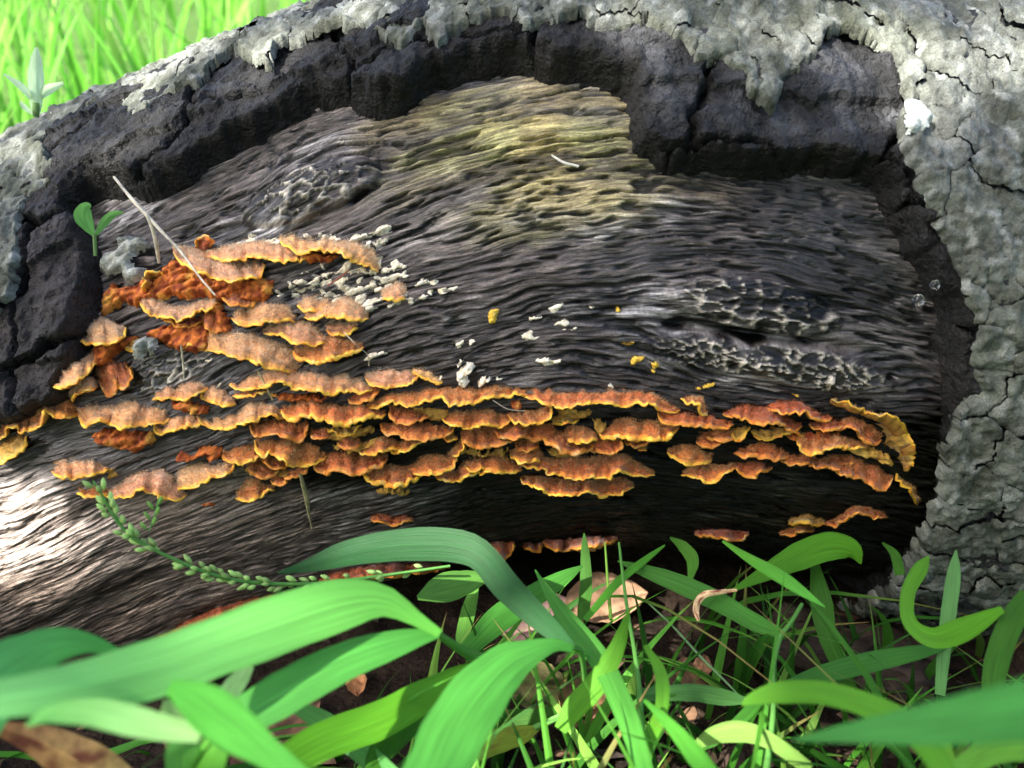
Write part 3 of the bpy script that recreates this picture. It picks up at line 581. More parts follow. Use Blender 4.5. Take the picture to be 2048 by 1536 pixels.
B('dark slanting bracket tipped up at right, lowest left of centre', '543,962 550,970 562,969 572,960 590,955 605,945 614,936', '546,958 560,950 580,945 600,936 613,933', .009, 'd')
B('lone triangular bracket below the left rows', '474,997 490,1002 510,998 525,988 535,983 548,980', '484,985 492,970 500,958 512,960 525,972 545,978', .009)
B('pale ruffled bracket rising to the right, lower left', '358,980 365,978 385,975 405,965 425,955 445,950 458,938 463,925', '360,960 370,940 385,930 405,928 425,935 445,925 462,922', .011, 'w')
B('humped pale bracket lowest on the left', '215,993 240,996 265,990 285,980 300,985 325,995 350,998 365,990', '225,985 245,972 265,955 290,945 315,940 330,945 345,965 362,985', .011, 'w')
B('thin orange sliver left of the humped pale bracket', '154,985 170,991 195,990 215,985', '160,980 180,978 200,975 215,978', .007)
B('double-layered tan bracket behind the seed head tip', '108,942 120,952 140,957 165,952 190,948 213,938', '110,935 125,918 150,915 180,920 205,932', .010, 'w')
B('cream-topped lens-shaped bracket on dark wood, left', '308,797 325,800 350,796 375,796 395,785 413,776', '315,793 340,775 365,763 385,760 412,768', .010, 'w')
B('small tilted bracket right of the cream lens-shaped one', '405,780 410,795 425,803 445,810 465,810 469,808', '408,775 425,765 440,770 455,785 465,803', .009, 'w')
B('long shaggy bracket slanting down to the right', '415,702 435,702 452,703 465,712 490,718 510,725 535,735 560,742 580,746', '405,675 415,650 430,640 445,650 462,662 490,665 520,675 550,690 575,705 600,728', .014, 'w', rim=.0008)
B('tiny yellow-lipped bracket at the shaggy one\'s left end', '347,682 358,690 370,692 385,688 400,680', '350,679 365,672 385,672 400,675', .007)
B('wide shaggy bracket with straight lower lip, below the slanting one', '471,768 482,775 500,780 530,775 555,765 568,762 590,775 620,780 655,786 675,782 700,782 736,780', '475,763 500,762 520,750 545,742 570,742 590,740 615,742 645,750 680,752 700,760 734,778', .012, 'w', rim=.0008)
B('thin sliver under the wide shaggy bracket\'s left end', '465,790 480,794 505,790 535,782', '470,787 490,783 515,780 535,778', .006)
B('smooth dark red bracket behind the cream-topped one', '695,798 705,807 725,805 745,795 760,780', '700,785 720,772 740,765 758,768', .007, 'r', hairs=.3)
B('yellow crescent underside below the thick yellow lip', '650,855 670,865 690,870 710,862 725,848', '655,850 680,852 705,852 722,845', .006, 'y')
# upper left group
B('pale bracket with yellow lip, topmost right of the upper left group', '570,482 580,492 600,502 615,505 632,500 655,502 680,508 695,515 705,525 720,530 735,537 745,545', '572,476 590,470 610,478 640,485 670,485 700,490 725,492 740,510 745,535', .011, 'w', rim=.0008)
B('white-frosted bracket, topmost left of the upper left group', '425,512 445,518 470,520 490,518 505,512 520,516 545,520 565,524 590,520 610,514', '428,508 450,500 475,495 490,490 515,485 540,487 570,490 590,500 608,512', .011, 'w', rim=.0008)
B('open curled bracket with hollow centre in the upper left group', '358,505 368,520 385,532 405,545 425,555 445,560 470,560 495,556 512,548 520,535 515,525', '362,498 375,500 400,505 425,510 440,520 460,525 490,530 510,525', .013, 'w')
B('round orange knob bracket standing up at the group\'s top', '391,492 392,480 402,474 414,475 421,486 420,494', '398,500 403,502 408,503 412,502 416,500', .006, 'r', hairs=.3)
B('curled peach bracket with pale lip facing left', '292,590 287,572 289,555 300,545 315,544 326,552', '306,590 310,582 313,574 317,568 321,564 325,560', .010, 'w', hairs=.4)
B('broad peach bracket below the curled pale-lipped one', '287,600 292,615 305,627 322,633 345,638 365,635 385,625 405,618 426,605', '290,597 305,598 325,605 345,618 365,620 390,612 424,603', .012, 'w', hairs=.6)
B('flat orange bracket tucked under the broad peach one', '322,638 335,640 350,648 375,651 395,647 407,640', '325,636 345,630 370,628 395,632 406,637', .008, 'r')
B('white-pink furry bracket right of the dark hollow', '470,637 480,645 500,649 520,645 545,644 565,638 582,644', '475,632 480,615 500,608 530,605 555,605 575,615 582,635', .010, 'w', rim=.0008)
B('pointed furry bracket stepping down from the white-pink one', '533,668 550,668 572,673 580,680 600,686 625,690 648,686', '537,665 550,655 575,645 600,648 630,660 646,682', .010, 'w', rim=.0008)
B('leaf-shaped bracket with thick orange lip below the pointed furry one', '591,702 595,712 608,716 630,721 655,718 690,710 721,694', '594,700 615,692 640,685 665,672 690,675 718,690', .012, 'o', rim=.0013)
B('triangular frosted bracket with bright yellow lip', '616,635 635,638 660,633 690,637 715,641 730,637', '620,632 640,620 665,608 690,600 710,610 727,632', .011, 'w')
B('tiny salmon bracket among the white crust spots', '767,598 778,597 795,600 807,597', '770,592 780,578 795,570 808,580', .007, 'w')
B('pinkish fan bracket left of the grey lobed flake', '162,683 180,686 205,688 228,680 243,668 247,655', '168,678 182,665 195,645 215,642 228,658 245,660', .018, 'w', hairs=.6)

# small ones filling the gaps between the tiers
B('orange bracket on the lumpy crust right of the straw', '440,585 450,600 470,612 495,612 515,602', '445,575 465,578 490,580 512,592', .009, 'r', hairs=.5)
B('dark folded bracket between the broad peach and shaggy ones', '405,640 415,657 430,664 448,656', '408,625 420,613 438,620 447,640', .009, 'd', hairs=.5)
B('small ochre bracket left of the grey lobed flake', '250,692 262,702 280,702 298,690', '254,682 268,672 286,674 297,682', .009, 'y')
B('small frosted bracket between the triangular and white-pink ones', '598,612 615,621 640,619 657,608', '602,604 620,597 640,597 654,602', .008, 'w')
B('little bracket under the triangular frosted one', '655,660 670,668 695,665 712,655', '658,652 675,645 695,646 710,650', .007, 'w')
B('little dark bracket under the right part of the thick yellow lip', '620,868 632,877 650,879 664,870', '623,860 638,854 652,856 661,863', .008, 'd')
B('slim dark bracket left of the narrow sloping one', '676,886 690,896 708,896 722,886', '680,878 695,873 710,875 720,881', .008, 'd')
B('tiny yellow hook right of the crescent', '886,876 897,882 910,881 915,873', '890,872 902,867 912,869', .006, 'y')
B('slim bracket hugging under the wide even one', '1250,884 1268,891 1288,890 1302,882', '1254,878 1272,873 1290,875 1300,879', .007, 'd')
B('small dark bracket above the little fan one', '1416,872 1435,881 1455,881 1470,872', '1420,864 1438,858 1455,859 1466,866', .008, 'd')
B('bracket in the gap above the swooping one', '1618,850 1640,859 1665,859 1686,850', '1622,844 1645,837 1668,838 1684,845', .008, 'r')
B('dark bracket in the gap above the long lowest right one', '1640,925 1662,933 1690,932 1712,922', '1645,917 1665,910 1690,910 1708,916', .008, 'd')
B('small bracket between the folded and humped ones', '930,932 945,940 962,938 975,930', '934,925 948,919 962,920 972,925', .008, 'o')
B('little bracket under the hook-ended one\'s left part', '1032,892 1046,900 1064,899 1076,890', '1036,885 1050,880 1064,881 1073,886', .008, 'd')
# ------------------------------------------------------------------ crusts, spots and flakes lying on the wood
def patch(name, label, cat, poly, hmax, cols, matn, group=None, lump=30., seed=0, rough_edge=.0012, top=None, step=.0009, base_h=0.0):
    p = pts(poly) if isinstance(poly, str) else np.asarray(poly, float)
    P = onlog(p[:, 0], p[:, 1], base_h); x, th = xth(P); q = np.stack([x, rad(x)*th], -1)
    xs = np.arange(q[:, 0].min()-.002, q[:, 0].max()+.002, step); ws = np.arange(q[:, 1].min()-.002, q[:, 1].max()+.002, step)
    X, W = np.meshgrid(xs, ws, indexing='ij'); jj = rough_edge
    sdv = -inpoly_sd(X+jj*fbm(X*330, W*330, 3, seed+1), W+jj*fbm(X*330, W*330, 3, seed+2), q)
    F = gridfaces(*X.shape); s = sdv.ravel(); F = F[(s[F] > -.0004).all(1)]
    if len(F) < 3: return None
    n = fbm(X*lump*9, W*lump*9, 4, seed+3); f1, f2, _ = worley(X*lump*4.5, W*lump*4.5, seed+4)
    edge = ss(-.0004, min(.0026, max(.0006, float(sdv.max())*.6)), sdv)
    wh = wood_h(X, W/rad(X))
    h = base_h+wh-.0010+edge*((.0014 if hmax < .0025 else .0030)+hmax*(.45+.35*n+.55*(1-f1)))
    c = mix(cols[0], cols[1], ss(-.35, .5, n+.4*(.5-f1))); c = mix(c, cols[2], ss(.2, .7, fbm(X*lump*3, W*lump*3, 3, seed+6)))
    u, inv = np.unique(F, return_inverse=True)
    V = surf(X.ravel(), (W/rad(X)).ravel(), h.ravel())
    o = put(name, mesh(name, V[u], inv.reshape(F.shape), c.reshape(-1, 3)[u]), M[matn]); o['label'] = label; o['category'] = cat
    if group: o['group'] = group
    return o
OR = ((.22,.040,.012), (.60,.17,.030), (.70,.34,.06)); WH = ((.66,.58,.42), (.88,.82,.67), (.82,.69,.47)); OC = ((.30,.15,.03), (.55,.33,.06), (.62,.42,.10)); GY = ((.20,.21,.17), (.36,.37,.33), (.30,.32,.26))
cg = 'orange crust fungus mats'
for i, (lb, pl, hm, cl) in enumerate((
    ('large lumpy orange crust sheet in the upper left group', '200,632 205,602 215,582 225,560 240,575 270,568 290,555 320,540 350,515 390,510 450,555 520,555 548,560 550,580 540,602 490,612 450,607 410,597 370,602 345,592 330,602 290,607 275,617 250,607 225,622 210,634', .0042, OR),
    ('orange crust patch behind the grey lobed flake', '330,650 400,640 432,660 422,702 390,707 360,702 330,692 285,668', .0032, OR),
    ('lobed orange crust under the broad pale-pink bracket', '190,866 215,850 260,858 312,858 316,882 290,897 275,907 250,897 220,892 196,882', .0045, OR),
    ('wrinkled orange crust flap above the ruffled pale bracket', '352,915 360,900 385,908 400,893 425,888 445,893 448,907 430,922 405,912 385,922 362,924', .0045, OR),
    ('ochre crust between the upper row and the crescent', '815,812 850,812 900,816 905,830 880,842 850,838 830,828', .002, OC),
    ('ochre crust spots under the thick yellow-lipped bracket', '640,858 700,860 745,846 752,862 700,884 660,880 635,872', .002, OC),
    ('ochre crust below the right upper row', '1105,812 1160,818 1190,816 1180,832 1150,838 1118,830', .002, OC),
    ('orange crust under the topmost yellow-lipped bracket', '595,505 640,508 682,512 660,525 620,528 600,518', .003, OR),
    ('dark orange crust below the shaggy bracket\'s upper end', '420,600 440,600 460,640 470,660 450,668 430,640', .004, OR),
    ('ochre crust with drip under the bowl-shaped bracket', '752,985 775,972 800,975 822,985 812,992 790,984 770,988', .0025, OC),
    ('frosty ochre crust behind the small shaggy bracket', '1090,905 1110,895 1130,902 1150,912 1125,915 1100,915', .002, OC),
    ('ochre crust spots beside the wide even bracket', '1185,842 1200,838 1215,845 1205,858 1190,862', .003, OC),
    ('fuzzy ochre crust filling the gap under the wide notched bracket', '660,885 700,888 735,880 760,870 780,878 760,892 720,900 680,900', .003, OC),
    ('fuzzy orange crust under the broad chestnut bracket', '905,880 930,890 960,900 1000,900 1020,895 1010,910 975,912 940,905 915,900', .003, OC),
    ('orange crust band behind the swooping bracket', '1560,862 1600,866 1640,860 1680,868 1670,882 1620,880 1580,878', .003, OR),
    ('yellow frilly crust joining the right-hand brackets to the bark', '1690,880 1740,892 1775,905 1790,930 1770,925 1740,912 1700,905', .0035, OC),
    ('orange crust linking the pinkish fan and wing-shaped brackets', '190,690 215,688 250,672 280,672 275,690 240,705 215,735 200,740', .006, OR),
    ('orange crust under the cream lens-shaped bracket', '340,800 380,797 420,806 430,822 400,828 365,820', .004, OR),
    ('reddish crust under the wide shaggy bracket', '540,785 580,782 620,788 660,790 650,800 600,800 560,798', .003, OR),
    ('tan crust under the double-lobed bracket', '480,930 520,935 560,940 600,940 590,950 540,948 500,945', .003, OC),
    ('small orange crust lump above the wide dark bracket', '1022,798 1040,796 1046,808 1034,818 1024,812', .003, OR))):
    patch('fungus_crust', lb, 'fungus', pl, hm, cl, 'crust', cg, seed=300+i*10)
def blob(cx, cy, w, h, seed):
    r = np.random.RandomState(seed); a = np.linspace(0, 2*np.pi, 14, endpoint=False)
    k = 1+.32*np.sin(a*2+r.rand()*6)+.22*np.sin(a*3+r.rand()*6)+.22*r.normal(0, 1, 14)*.6
    return np.stack([cx+.5*w*np.cos(a)*k, cy+.5*h*np.sin(a)*k-.08*w*np.cos(a)*k], -1)
spots = [l.split() for l in '''762,461,46,13 715,475,26,14 615,472,15,8 650,473,22,10 670,480,24,12 765,482,18,10 755,490,22,12 735,492,22,12 500,482,30,20 546,485,30,13 472,498,22,15 752,521,20,24 783,535,40,19 797,551,32,15 767,559,34,16 690,536,30,18 645,531,12,9 718,541,34,13 632,556,30,11 601,565,26,11 582,571,14,9 641,566,30,11 674,563,32,15 702,581,38,24 736,575,24,18 719,596,30,22 600,581,24,8 646,585,15,8 662,591,24,10 640,601,13,9 590,591,26,9 616,605,22,11 747,605,46,26 820,600,17,14 790,606,24,12 752,578,26,14 675,600,24,12 700,612,22,10 560,588,20,9 625,574,16,7 657,548,18,8 610,545,14,7 745,545,18,9 776,575,20,10 808,588,18,10 690,560,14,8 720,560,16,8 655,614,16,8'''.split()]
sp = sorted([tuple(map(float, s[0].split(','))) for s in spots], key=lambda q: q[1]); ordn = ('first', 'second', 'third', 'fourth', 'fifth', 'sixth', 'seventh', 'eighth', 'ninth', 'tenth')
rows = [sp[k:k+8] for k in range(0, len(sp), 8)]
for ri, row in enumerate(rows):
    for k, (cx, cy, w, h) in enumerate(sorted(row)):
        lb = 'cream crust spot, %s from left in the %s row of the dense scatter' % (ordn[k], ('top', 'second', 'third', 'fourth', 'fifth', 'lowest')[ri])
        patch('crust_spot', lb, 'fungus', blob(cx, cy, w*1.2, h*1.25, int(cx)), .0006, WH, 'crust', 'cream crust spots among the upper left brackets', 75., 500+int(cx)*3, .0013, step=.0006)
WC = (('cream oval spot right of the dense scatter, nearest to it', 852,565,40,17), ('white streak-shaped spot right of the nearest oval spot', 893,580,36,13), ('tiny white dot under the streak-shaped spot', 862,585,15,10), ('low white smear left below the streak-shaped spot', 848,595,24,8),
      ('cream oval spot highest in the middle of the bare wood', 1113,617,38,14), ('faint yellowish spot left of the highest middle one', 1070,637,22,11), ('round cream spot below the highest middle one', 1125,647,26,17), ('long white bar-shaped spot in the middle of bare wood', 1058,672,54,15),
      ('small cream spot left of the white bar', 918,690,22,13), ('tiny cream spot beside the small cream one', 942,684,15,8), ('white flat spot right of the leaf-shaped bracket', 748,712,46,13), ('tiny white bead above the fluffy white tuft', 920,724,11,11),
      ('fluffy white tuft just above the upper row', 928,748,38,36), ('white heart-shaped spot right of the fluffy tuft', 968,758,24,18), ('small white dot right of the heart-shaped spot', 998,756,13,8), ('cream spot above the right upper row, centre', 1098,723,42,17),
      ('tiny pale dot right of the highest middle spot', 1183,615,11,7), ('tan crumb near the pale pitted wood', 1258,688,24,11), ('tiny bluish-white dot over the right upper row', 1220,768,9,11), ('white dot by the tiny slanting cream bracket', 880,756,8,7),
      ('thin white streak under the round cream spot', 1140,658,30,6), ('small white dot on the dark hollow at left', 443,768,10,8), ('greenish-white dot near the shaggy slanting bracket', 420,721,11,9), ('small cream tuft beside the double-layered tan bracket', 225,947,24,18), ('small orange lump on wood below the left rows', 416,1010,22,12))
for i, (lb, cx, cy, w, h) in enumerate(WC):
    cl = OR if 'orange' in lb else (OC if 'tan' in lb else WH)
    patch('crust_spot', lb, 'fungus', blob(cx, cy, w, h*1.1, 90+i), .0010 if 'fluffy' not in lb else .004, cl, 'crust', 'scattered pale crust spots on bare wood', 55., 900+i*7, .0009, step=.0007)
YC = ((.62,.36,.04), (.80,.55,.07), (.75,.60,.25))
for i, (lb, cx, cy, w, h) in enumerate((('yellow-bottomed cream chip on the middle wood', 985,632,28,22), ('pair of yellow specks left of the bright yellow disc', 1272,718,30,16), ('bright yellow disc on dark wood right of centre', 1308,731,20,19),
      ('yellow chip above the right-hand group', 1410,771,34,11), ('tiny yellow chip above the bright red-orange bracket', 1590,788,11,6), ('tiny orange dot on the middle wood', 1238,621,12,9))):
    patch('yellow_chip', lb, 'fungus', blob(cx, cy, w, h, 190+i), .0022, YC, 'crust', 'yellow chips on bare wood', 50., 1200+i*7, .0006, step=.0007)
patch('bark_flake', 'grey forked bark flake beside the seedling', 'bark flake', '197,540 210,500 235,500 230,480 250,470 290,475 300,490 275,500 262,520 265,530 285,530 287,555 260,570 248,560 240,545 215,552', .0030, GY, 'bark_out', 'loose grey flakes at left', 30., 1300, .0010, base_h=.004)
patch('bark_flake', 'grey lobed flake hanging beside the orange crust', 'bark flake', '268,680 290,672 312,675 318,690 312,707 300,714 297,700 290,720 275,723 265,708 270,695', .0035, GY, 'bark_out', 'loose grey flakes at left', 30., 1320, .0008, base_h=.008)
patch('lichen_flake', 'white lichen flake on the upper right bark', 'lichen', '1808,200 1830,196 1850,212 1868,232 1862,250 1840,262 1818,270 1806,250 1812,225', .002, ((.36,.40,.38), (.55,.58,.56), (.50,.54,.52)), 'crust', None, 30., 1340, .0006, base_h=T1+.007)
# ------------------------------------------------------------------ grass
def ribbon(C, wid, side=None, fold=.05, twist=0.0, col=(.10,.30,.05), tip=(.16,.36,.06), seed=0, camface=True, wave=.0, dirt=0.0):
    n = len(C); T = np.gradient(C, axis=0); T /= np.linalg.norm(T, axis=1, keepdims=True)+1e-9
    if camface:
        vdir = C-CAMP; vdir /= np.linalg.norm(vdir, axis=1, keepdims=True); S = np.cross(T, vdir)
    else: S = np.cross(T, side)
    S /= np.linalg.norm(S, axis=1, keepdims=True)+1e-9
    N = np.cross(S, T); N = np.where((N[:, 2] < 0)[:, None] & True, -N, N) if not camface else N
    s = np.linspace(0, 1, n); tw = twist*(s-.5)[:, None]+.0
    S2 = S*np.cos(tw)+N*np.sin(tw); N2 = np.cross(S2, T)
    u = np.array([-1, -.66, -.33, -.06, 0, .06, .33, .66, 1.]); k = len(u)
    ed = 1+.05*pn(s*9, s*0+.3, seed+1)
    V = C[:, None]+S2[:, None]*(u[None, :, None]*.5*(wid*ed)[:, None, None])+N2[:, None]*((fold*(np.abs(u)**1.3)[None]*.5*wid[:, None]+wave*wid[:, None]*np.sin(s*14+seed)[:, None]*u[None])[..., None])
    c = mix(col, tip, np.broadcast_to(s[:, None], (n, k)))
    rib = np.array([-.08, .03, .05, -.03, .26, -.03, .05, .03, -.08]); c = c*(1+rib[None, :, None])
    vn = pn(s[:, None]*4+0*u, u[None]*7+seed, seed); c = c*(1+.16*vn)[..., None]
    if dirt: c = mix(c, (.25,.15,.04), dirt*ss(.2, .7, fbm(s[:, None]*9+0*u, u[None]*2+s[:, None]*0, 3, seed+4)))
    U = np.stack([np.broadcast_to(s[:, None]*2+seed*.37, (n, k)), np.broadcast_to(u[None]*.5+.5+seed*.1, (n, k))], -1)
    return V.reshape(-1, 3), gridfaces(n, k), c.reshape(-1, 3), U.reshape(-1, 2)
def tube(C, r, col, k=6):
    n = len(C); T = np.gradient(C, axis=0); T /= np.linalg.norm(T, axis=1, keepdims=True)+1e-9
    a = np.cross(T, np.array([.3, .2, 1.])); a /= np.linalg.norm(a, axis=1, keepdims=True)+1e-9; b = np.cross(T, a)
    an = np.linspace(0, 2*np.pi, k, endpoint=False); r = np.broadcast_to(r, (n,))
    V = C[:, None]+r[:, None, None]*(np.cos(an)[None, :, None]*a[:, None]+np.sin(an)[None, :, None]*b[:, None])
    i = np.arange(n-1)[:, None]*k; j = np.arange(k)[None]
    F = np.stack([i+j, i+k+j, i+k+(j+1) % k, i+(j+1) % k], -1).reshape(-1, 4)
    return V.reshape(-1, 3), F, np.tile(col, (n*k, 1)) if np.ndim(col) == 1 else np.repeat(col, k, 0)
def trace(spec, d0, d1, n=34):                           # 'x,y,width ...' in picture pixels, sight distance from d0 to d1
    p = resample(pts(spec), n); d = np.linspace(d0, d1, n) if np.isscalar(d1) else np.interp(np.linspace(0, 1, n), np.linspace(0, 1, len(d1)), d1)
    return at(p[:, 0], p[:, 1], d), p[:, 2]/FPX*d
G1, G2 = (.070,.260,.022), (.10,.330,.032); GD = (.030,.130,.012); GY2 = (.20,.36,.05)
def blade(label, spec, d0, d1, col=G1, tip=G2, root=None, group='grass blades in front of the log', stem_to=None, **kw):
    C, w = trace(spec, d0, d1); c0 = C[0] if C[0][2] < C[-1][2] else C[-1]
    V, F, c, uv = ribbon(C, w, col=col, tip=tip, seed=len(label)*7+len(spec), **kw)
    if root is None:
        o = put('grass_shoot', mesh('grass_shoot', V, F, c, uv), M['grass']); o['label'] = label; o['category'] = 'grass'; o['group'] = group; return o
    return put('blade', mesh('blade', V, F, c, uv), M['grass'], root)
def stem(spec, d0, d1, root, col=(.13,.34,.07), node=True):
    C, w = trace(spec, d0, d1, 24); V, F, c = tube(C, w*.5, np.array(col))
    return put('stem', mesh('stem', V, F, c), M['grass'], root)
def ground_pt(px, py):
    d = rays(np.array(px, float), np.array(py, float)); t = -(CAMP[2]+.008)/d[..., 2]; return CAMP+d*t[..., None]
GG = 'grass plants in front of the log'
pl = thing('grass_plant', 'nearest broad-leaved grass plant sweeping across the lower left', 'grass', ground_pt(1010, 1470), GG)
blade('', '-60,1410,50 0,1397,60 150,1374,84 300,1340,100 450,1287,106 600,1234,106 700,1206,92 770,1203,58 830,1236,30 880,1268,16', .235, .315, (.20,.52,.16), (.13,.44,.06), pl, fold=.10, wave=.02)
blade('', '440,1462,60 523,1412,76 610,1362,78 700,1318,68 790,1288,50 850,1272,28 880,1268,12', .285, .318, (.10,.36,.07), (.06,.26,.04), pl)
stem('868,1262,14 900,1285,17 940,1310,22 968,1322,24 990,1350,16 1010,1470,14', .316, .45, pl)
pl = thing('grass_plant', 'grass plant with a dark arching blade over the log\'s lower edge', 'grass', ground_pt(1175, 1420), GG)
blade('', '555,1146,3 620,1130,26 700,1105,50 800,1090,60 900,1090,66 960,1110,60 1010,1170,56 1060,1220,50 1110,1265,34 1145,1296,16', .40, .345, (.010,.065,.016), (.013,.080,.016), pl, fold=.06)
blade('', '850,1590,108 900,1480,116 950,1400,110 1010,1335,88 1060,1306,52 1110,1290,24 1146,1298,14', .25, .343, (.09,.36,.055), (.08,.32,.05), pl, wave=.02)
stem('1140,1293,13 1160,1302,12 1168,1340,11 1175,1420,11', .343, .43, pl)
pl = thing('grass_plant', 'bright grass clump crossing itself at the bottom left', 'grass', ground_pt(400, 1640), GG)
blade('', '-70,1440,110 0,1356,104 60,1316,86 115,1290,60 183,1288,30 250,1314,12', .27, .30, (.10,.36,.10), (.07,.30,.06), pl)
blade('', '52,1452,4 100,1428,28 180,1424,44 260,1440,50 340,1458,40 400,1468,28', .24, .255, (.16,.48,.11), (.34,.58,.22), pl)
blade('', '338,1372,24 400,1405,70 460,1450,76 540,1510,50 640,1580,22', .245, .262, (.09,.36,.05), (.08,.32,.05), pl)
blade('', '372,1452,30 366,1500,56 372,1600,64', .26, .33, (.16,.44,.10), G1, pl)
blade('', '452,1462,34 420,1520,54 390,1610,60', .265, .33, (.14,.42,.06), G1, pl)
blade('', '330,1400,6 342,1430,38 370,1470,44 400,1520,40', .275, .30, (.28,.46,.16), (.2,.4,.1), pl)
for (lb, sp_, d0, d1, kw) in (
    ('blade with a pale band rising from the bottom centre', '560,1530,62 650,1480,74 760,1440,76 850,1390,62 920,1345,30 950,1330,6', .33, .36, {}),
    ('short curved blade hooking down at the bottom centre', '742,1570,20 752,1520,42 790,1470,58 850,1430,40 900,1420,10', .35, .37, {'col': GD}),
    ('very close out-of-focus blade entering from the lower right', '1585,1480,4 1700,1466,36 1850,1450,72 2070,1418,108', .24, .19, {'col': (.06,.27,.085)}),
    ('long blade bending down to the right at lower right', '1484,1410,6 1506,1397,26 1560,1385,46 1640,1385,50 1720,1405,50 1800,1440,52 1860,1500,50 1910,1580,40', .31, .28, {}),
    ('pale yellowish blade lying flat at the bottom right', '1375,1502,6 1430,1470,38 1490,1464,44 1550,1488,34 1620,1540,30', .37, .37, {'col': (.13,.29,.07)}),
    ('slim bright pointed blade slanting below the log, right', '1445,1082,6 1500,1118,22 1560,1153,30 1600,1180,24 1650,1214,2', .42, .38, {'col': (.09,.34,.04), 'tip': (.10,.38,.05)}),
    ('broad leaf folded against the log\'s bottom edge at right', '1462,1182,6 1540,1142,40 1600,1112,62 1660,1092,64 1705,1100,44 1722,1128,4', .43, .47, {}),
    ('upright dark blade under the right bark', '1630,1128,20 1642,1200,46 1655,1270,42 1690,1350,36 1705,1400,14', .47, .44, {'col': GD}),
    ('looping blade curling up by the right bark', '1858,1112,3 1842,1136,30 1816,1186,30 1820,1245,30 1868,1276,44 1932,1256,46 2005,1218,14', .44, .41, {'wave': .02}),
    ('pale straight blade below the right bark', '1912,1100,3 1908,1146,26 1898,1220,30 1888,1300,26 1880,1390,20', .45, .45, {'col': (.10,.30,.13)}),
    ('blade crossing behind the arching one, centre', '1165,1132,6 1120,1160,40 1060,1196,56 995,1240,56 935,1300,34', .44, .42, {'col': (.040,.19,.035)}),
    ('long straight blade falling to the bottom, right of centre', '1070,1140,3 1100,1190,24 1150,1260,50 1200,1320,52 1240,1400,52 1270,1480,48 1300,1580,38', .40, .33, {'col': (.055,.24,.05)}),
    ('broad blade leaning left, right of centre', '1258,1220,6 1232,1300,40 1190,1370,52 1150,1415,52 1120,1460,30', .36, .37, {}),
    ('twisted blade beside the upright stem', '1290,1290,10 1322,1350,30 1320,1430,32 1280,1510,34 1260,1580,24', .37, .35, {}),
    ('blade fanning to the bottom right of the stem', '1288,1400,8 1340,1450,28 1390,1510,44 1450,1590,42', .345, .29, {'col': (.06,.27,.045)}),
    ('blade slanting across under the log, right of centre', '1235,1122,3 1285,1140,28 1360,1168,46 1440,1205,46 1510,1245,40 1566,1268,20', .46, .42, {'col': (.045,.20,.035)}),
    ('long flat blade in shade at lower right', '1556,1376,16 1650,1347,40 1750,1322,42 1850,1302,26 1900,1290,6', .42, .45, {'col': (.040,.18,.04)}),
    ('narrow blade rising left of the leaning one', '1170,1240,14 1235,1165,20 1290,1120,16 1330,1090,4', .43, .46, {'col': (.07,.30,.04)}),
    ('broad soft leaf under the arching blade', '835,1196,10 880,1178,58 930,1165,54 985,1150,10', .43, .45, {'col': (.10,.30,.08)}),
    ('pale strip of blade under the broad soft leaf', '915,1300,6 925,1270,28 940,1210,30 958,1150,3', .45, .47, {'col': (.10,.30,.07)}),
    ('spotted yellowing leaf at the bottom centre', '905,1540,20 970,1492,46 1040,1470,38 1080,1455,8', .40, .42, {'col': (.24,.34,.06), 'dirt': .8}),
    ('dark blade behind the stems at the bottom', '1120,1425,30 1030,1440,40 960,1430,34 900,1410,6', .43, .44, {'col': GD}),
    ('grey-green blade in the shade right of the stem', '1285,1390,30 1380,1385,38 1450,1395,36 1500,1402,8', .40, .41, {'col': (.06,.20,.07)}),
    ('upright blade between the stems', '1168,1066,3 1170,1100,20 1172,1170,30 1165,1240,28', .46, .45, {'col': GD}),
    ('small leaf tip beside the fungus at the bottom edge', '1340,1075,4 1365,1092,26 1385,1120,30 1380,1160,10', .49, .48, {'col': (.07,.26,.04)}),
    ('leaf tip pointing up under the bark corner', '1765,1085,4 1790,1110,20 1800,1150,22', .47, .47, {'col': GD}),
    ('dark blade at the far right under the bark', '2060,1190,40 2020,1250,46 1990,1340,44 1985,1430,30', .42, .40, {'col': GD}),
    ('far right blade leaning in from the frame edge', '2070,1490,60 1990,1500,52 1920,1540,40 1890,1580,30', .33, .33, {'col': (.10,.33,.05)}),
    ('young blade standing at the lower right corner', '1874,1425,3 1880,1470,32 1885,1510,44 1905,1570,40', .35, .35, {'col': (.11,.34,.04)}),
    ('dark blade crossing low at the bottom left of centre', '560,1400,10 640,1440,40 720,1500,44 800,1570,40', .37, .35, {'col': (.04,.19,.05)}),
    ('small dark blade under the two broad ones', '500,1330,20 470,1370,40 440,1400,30', .31, .31, {'col': (.10,.25,.14)})):
    sp_ = ' '.join('%s,%s,%.1f' % (*q.split(',')[:2], float(q.split(',')[2])*(.80 if int(q.split(',')[0]) > 1040 and 'very close' not in lb else .9)) for q in sp_.split())
    kw['col'] = tuple(.85*v*k for v, k in zip(kw.get('col', G1), (1.15, 1, .65))); kw.setdefault('tip', tuple(1.25*v for v in kw['col'])); blade(lb, sp_, d0, d1, **kw)
pl = thing('grass_plant', 'tall upright grass stem right of centre with side shoots', 'grass', ground_pt(1285, 1560), GG)
stem('1238,1085,5 1248,1170,7 1258,1240,8 1270,1310,9 1280,1400,12 1286,1560,15', .44, .36, pl)
stem('1210,1085,4 1216,1170,6 1222,1240,8', .46, .44, pl, (.20,.38,.06))
pl = thing('grass_plant', 'jointed grass stem standing at lower right', 'grass', ground_pt(1530, 1500), GG)
stem('1604,1208,7 1580,1248,8 1560,1275,10 1547,1330,9 1546,1376,10 1545,1440,10 1530,1560,13', .43, .36, pl)
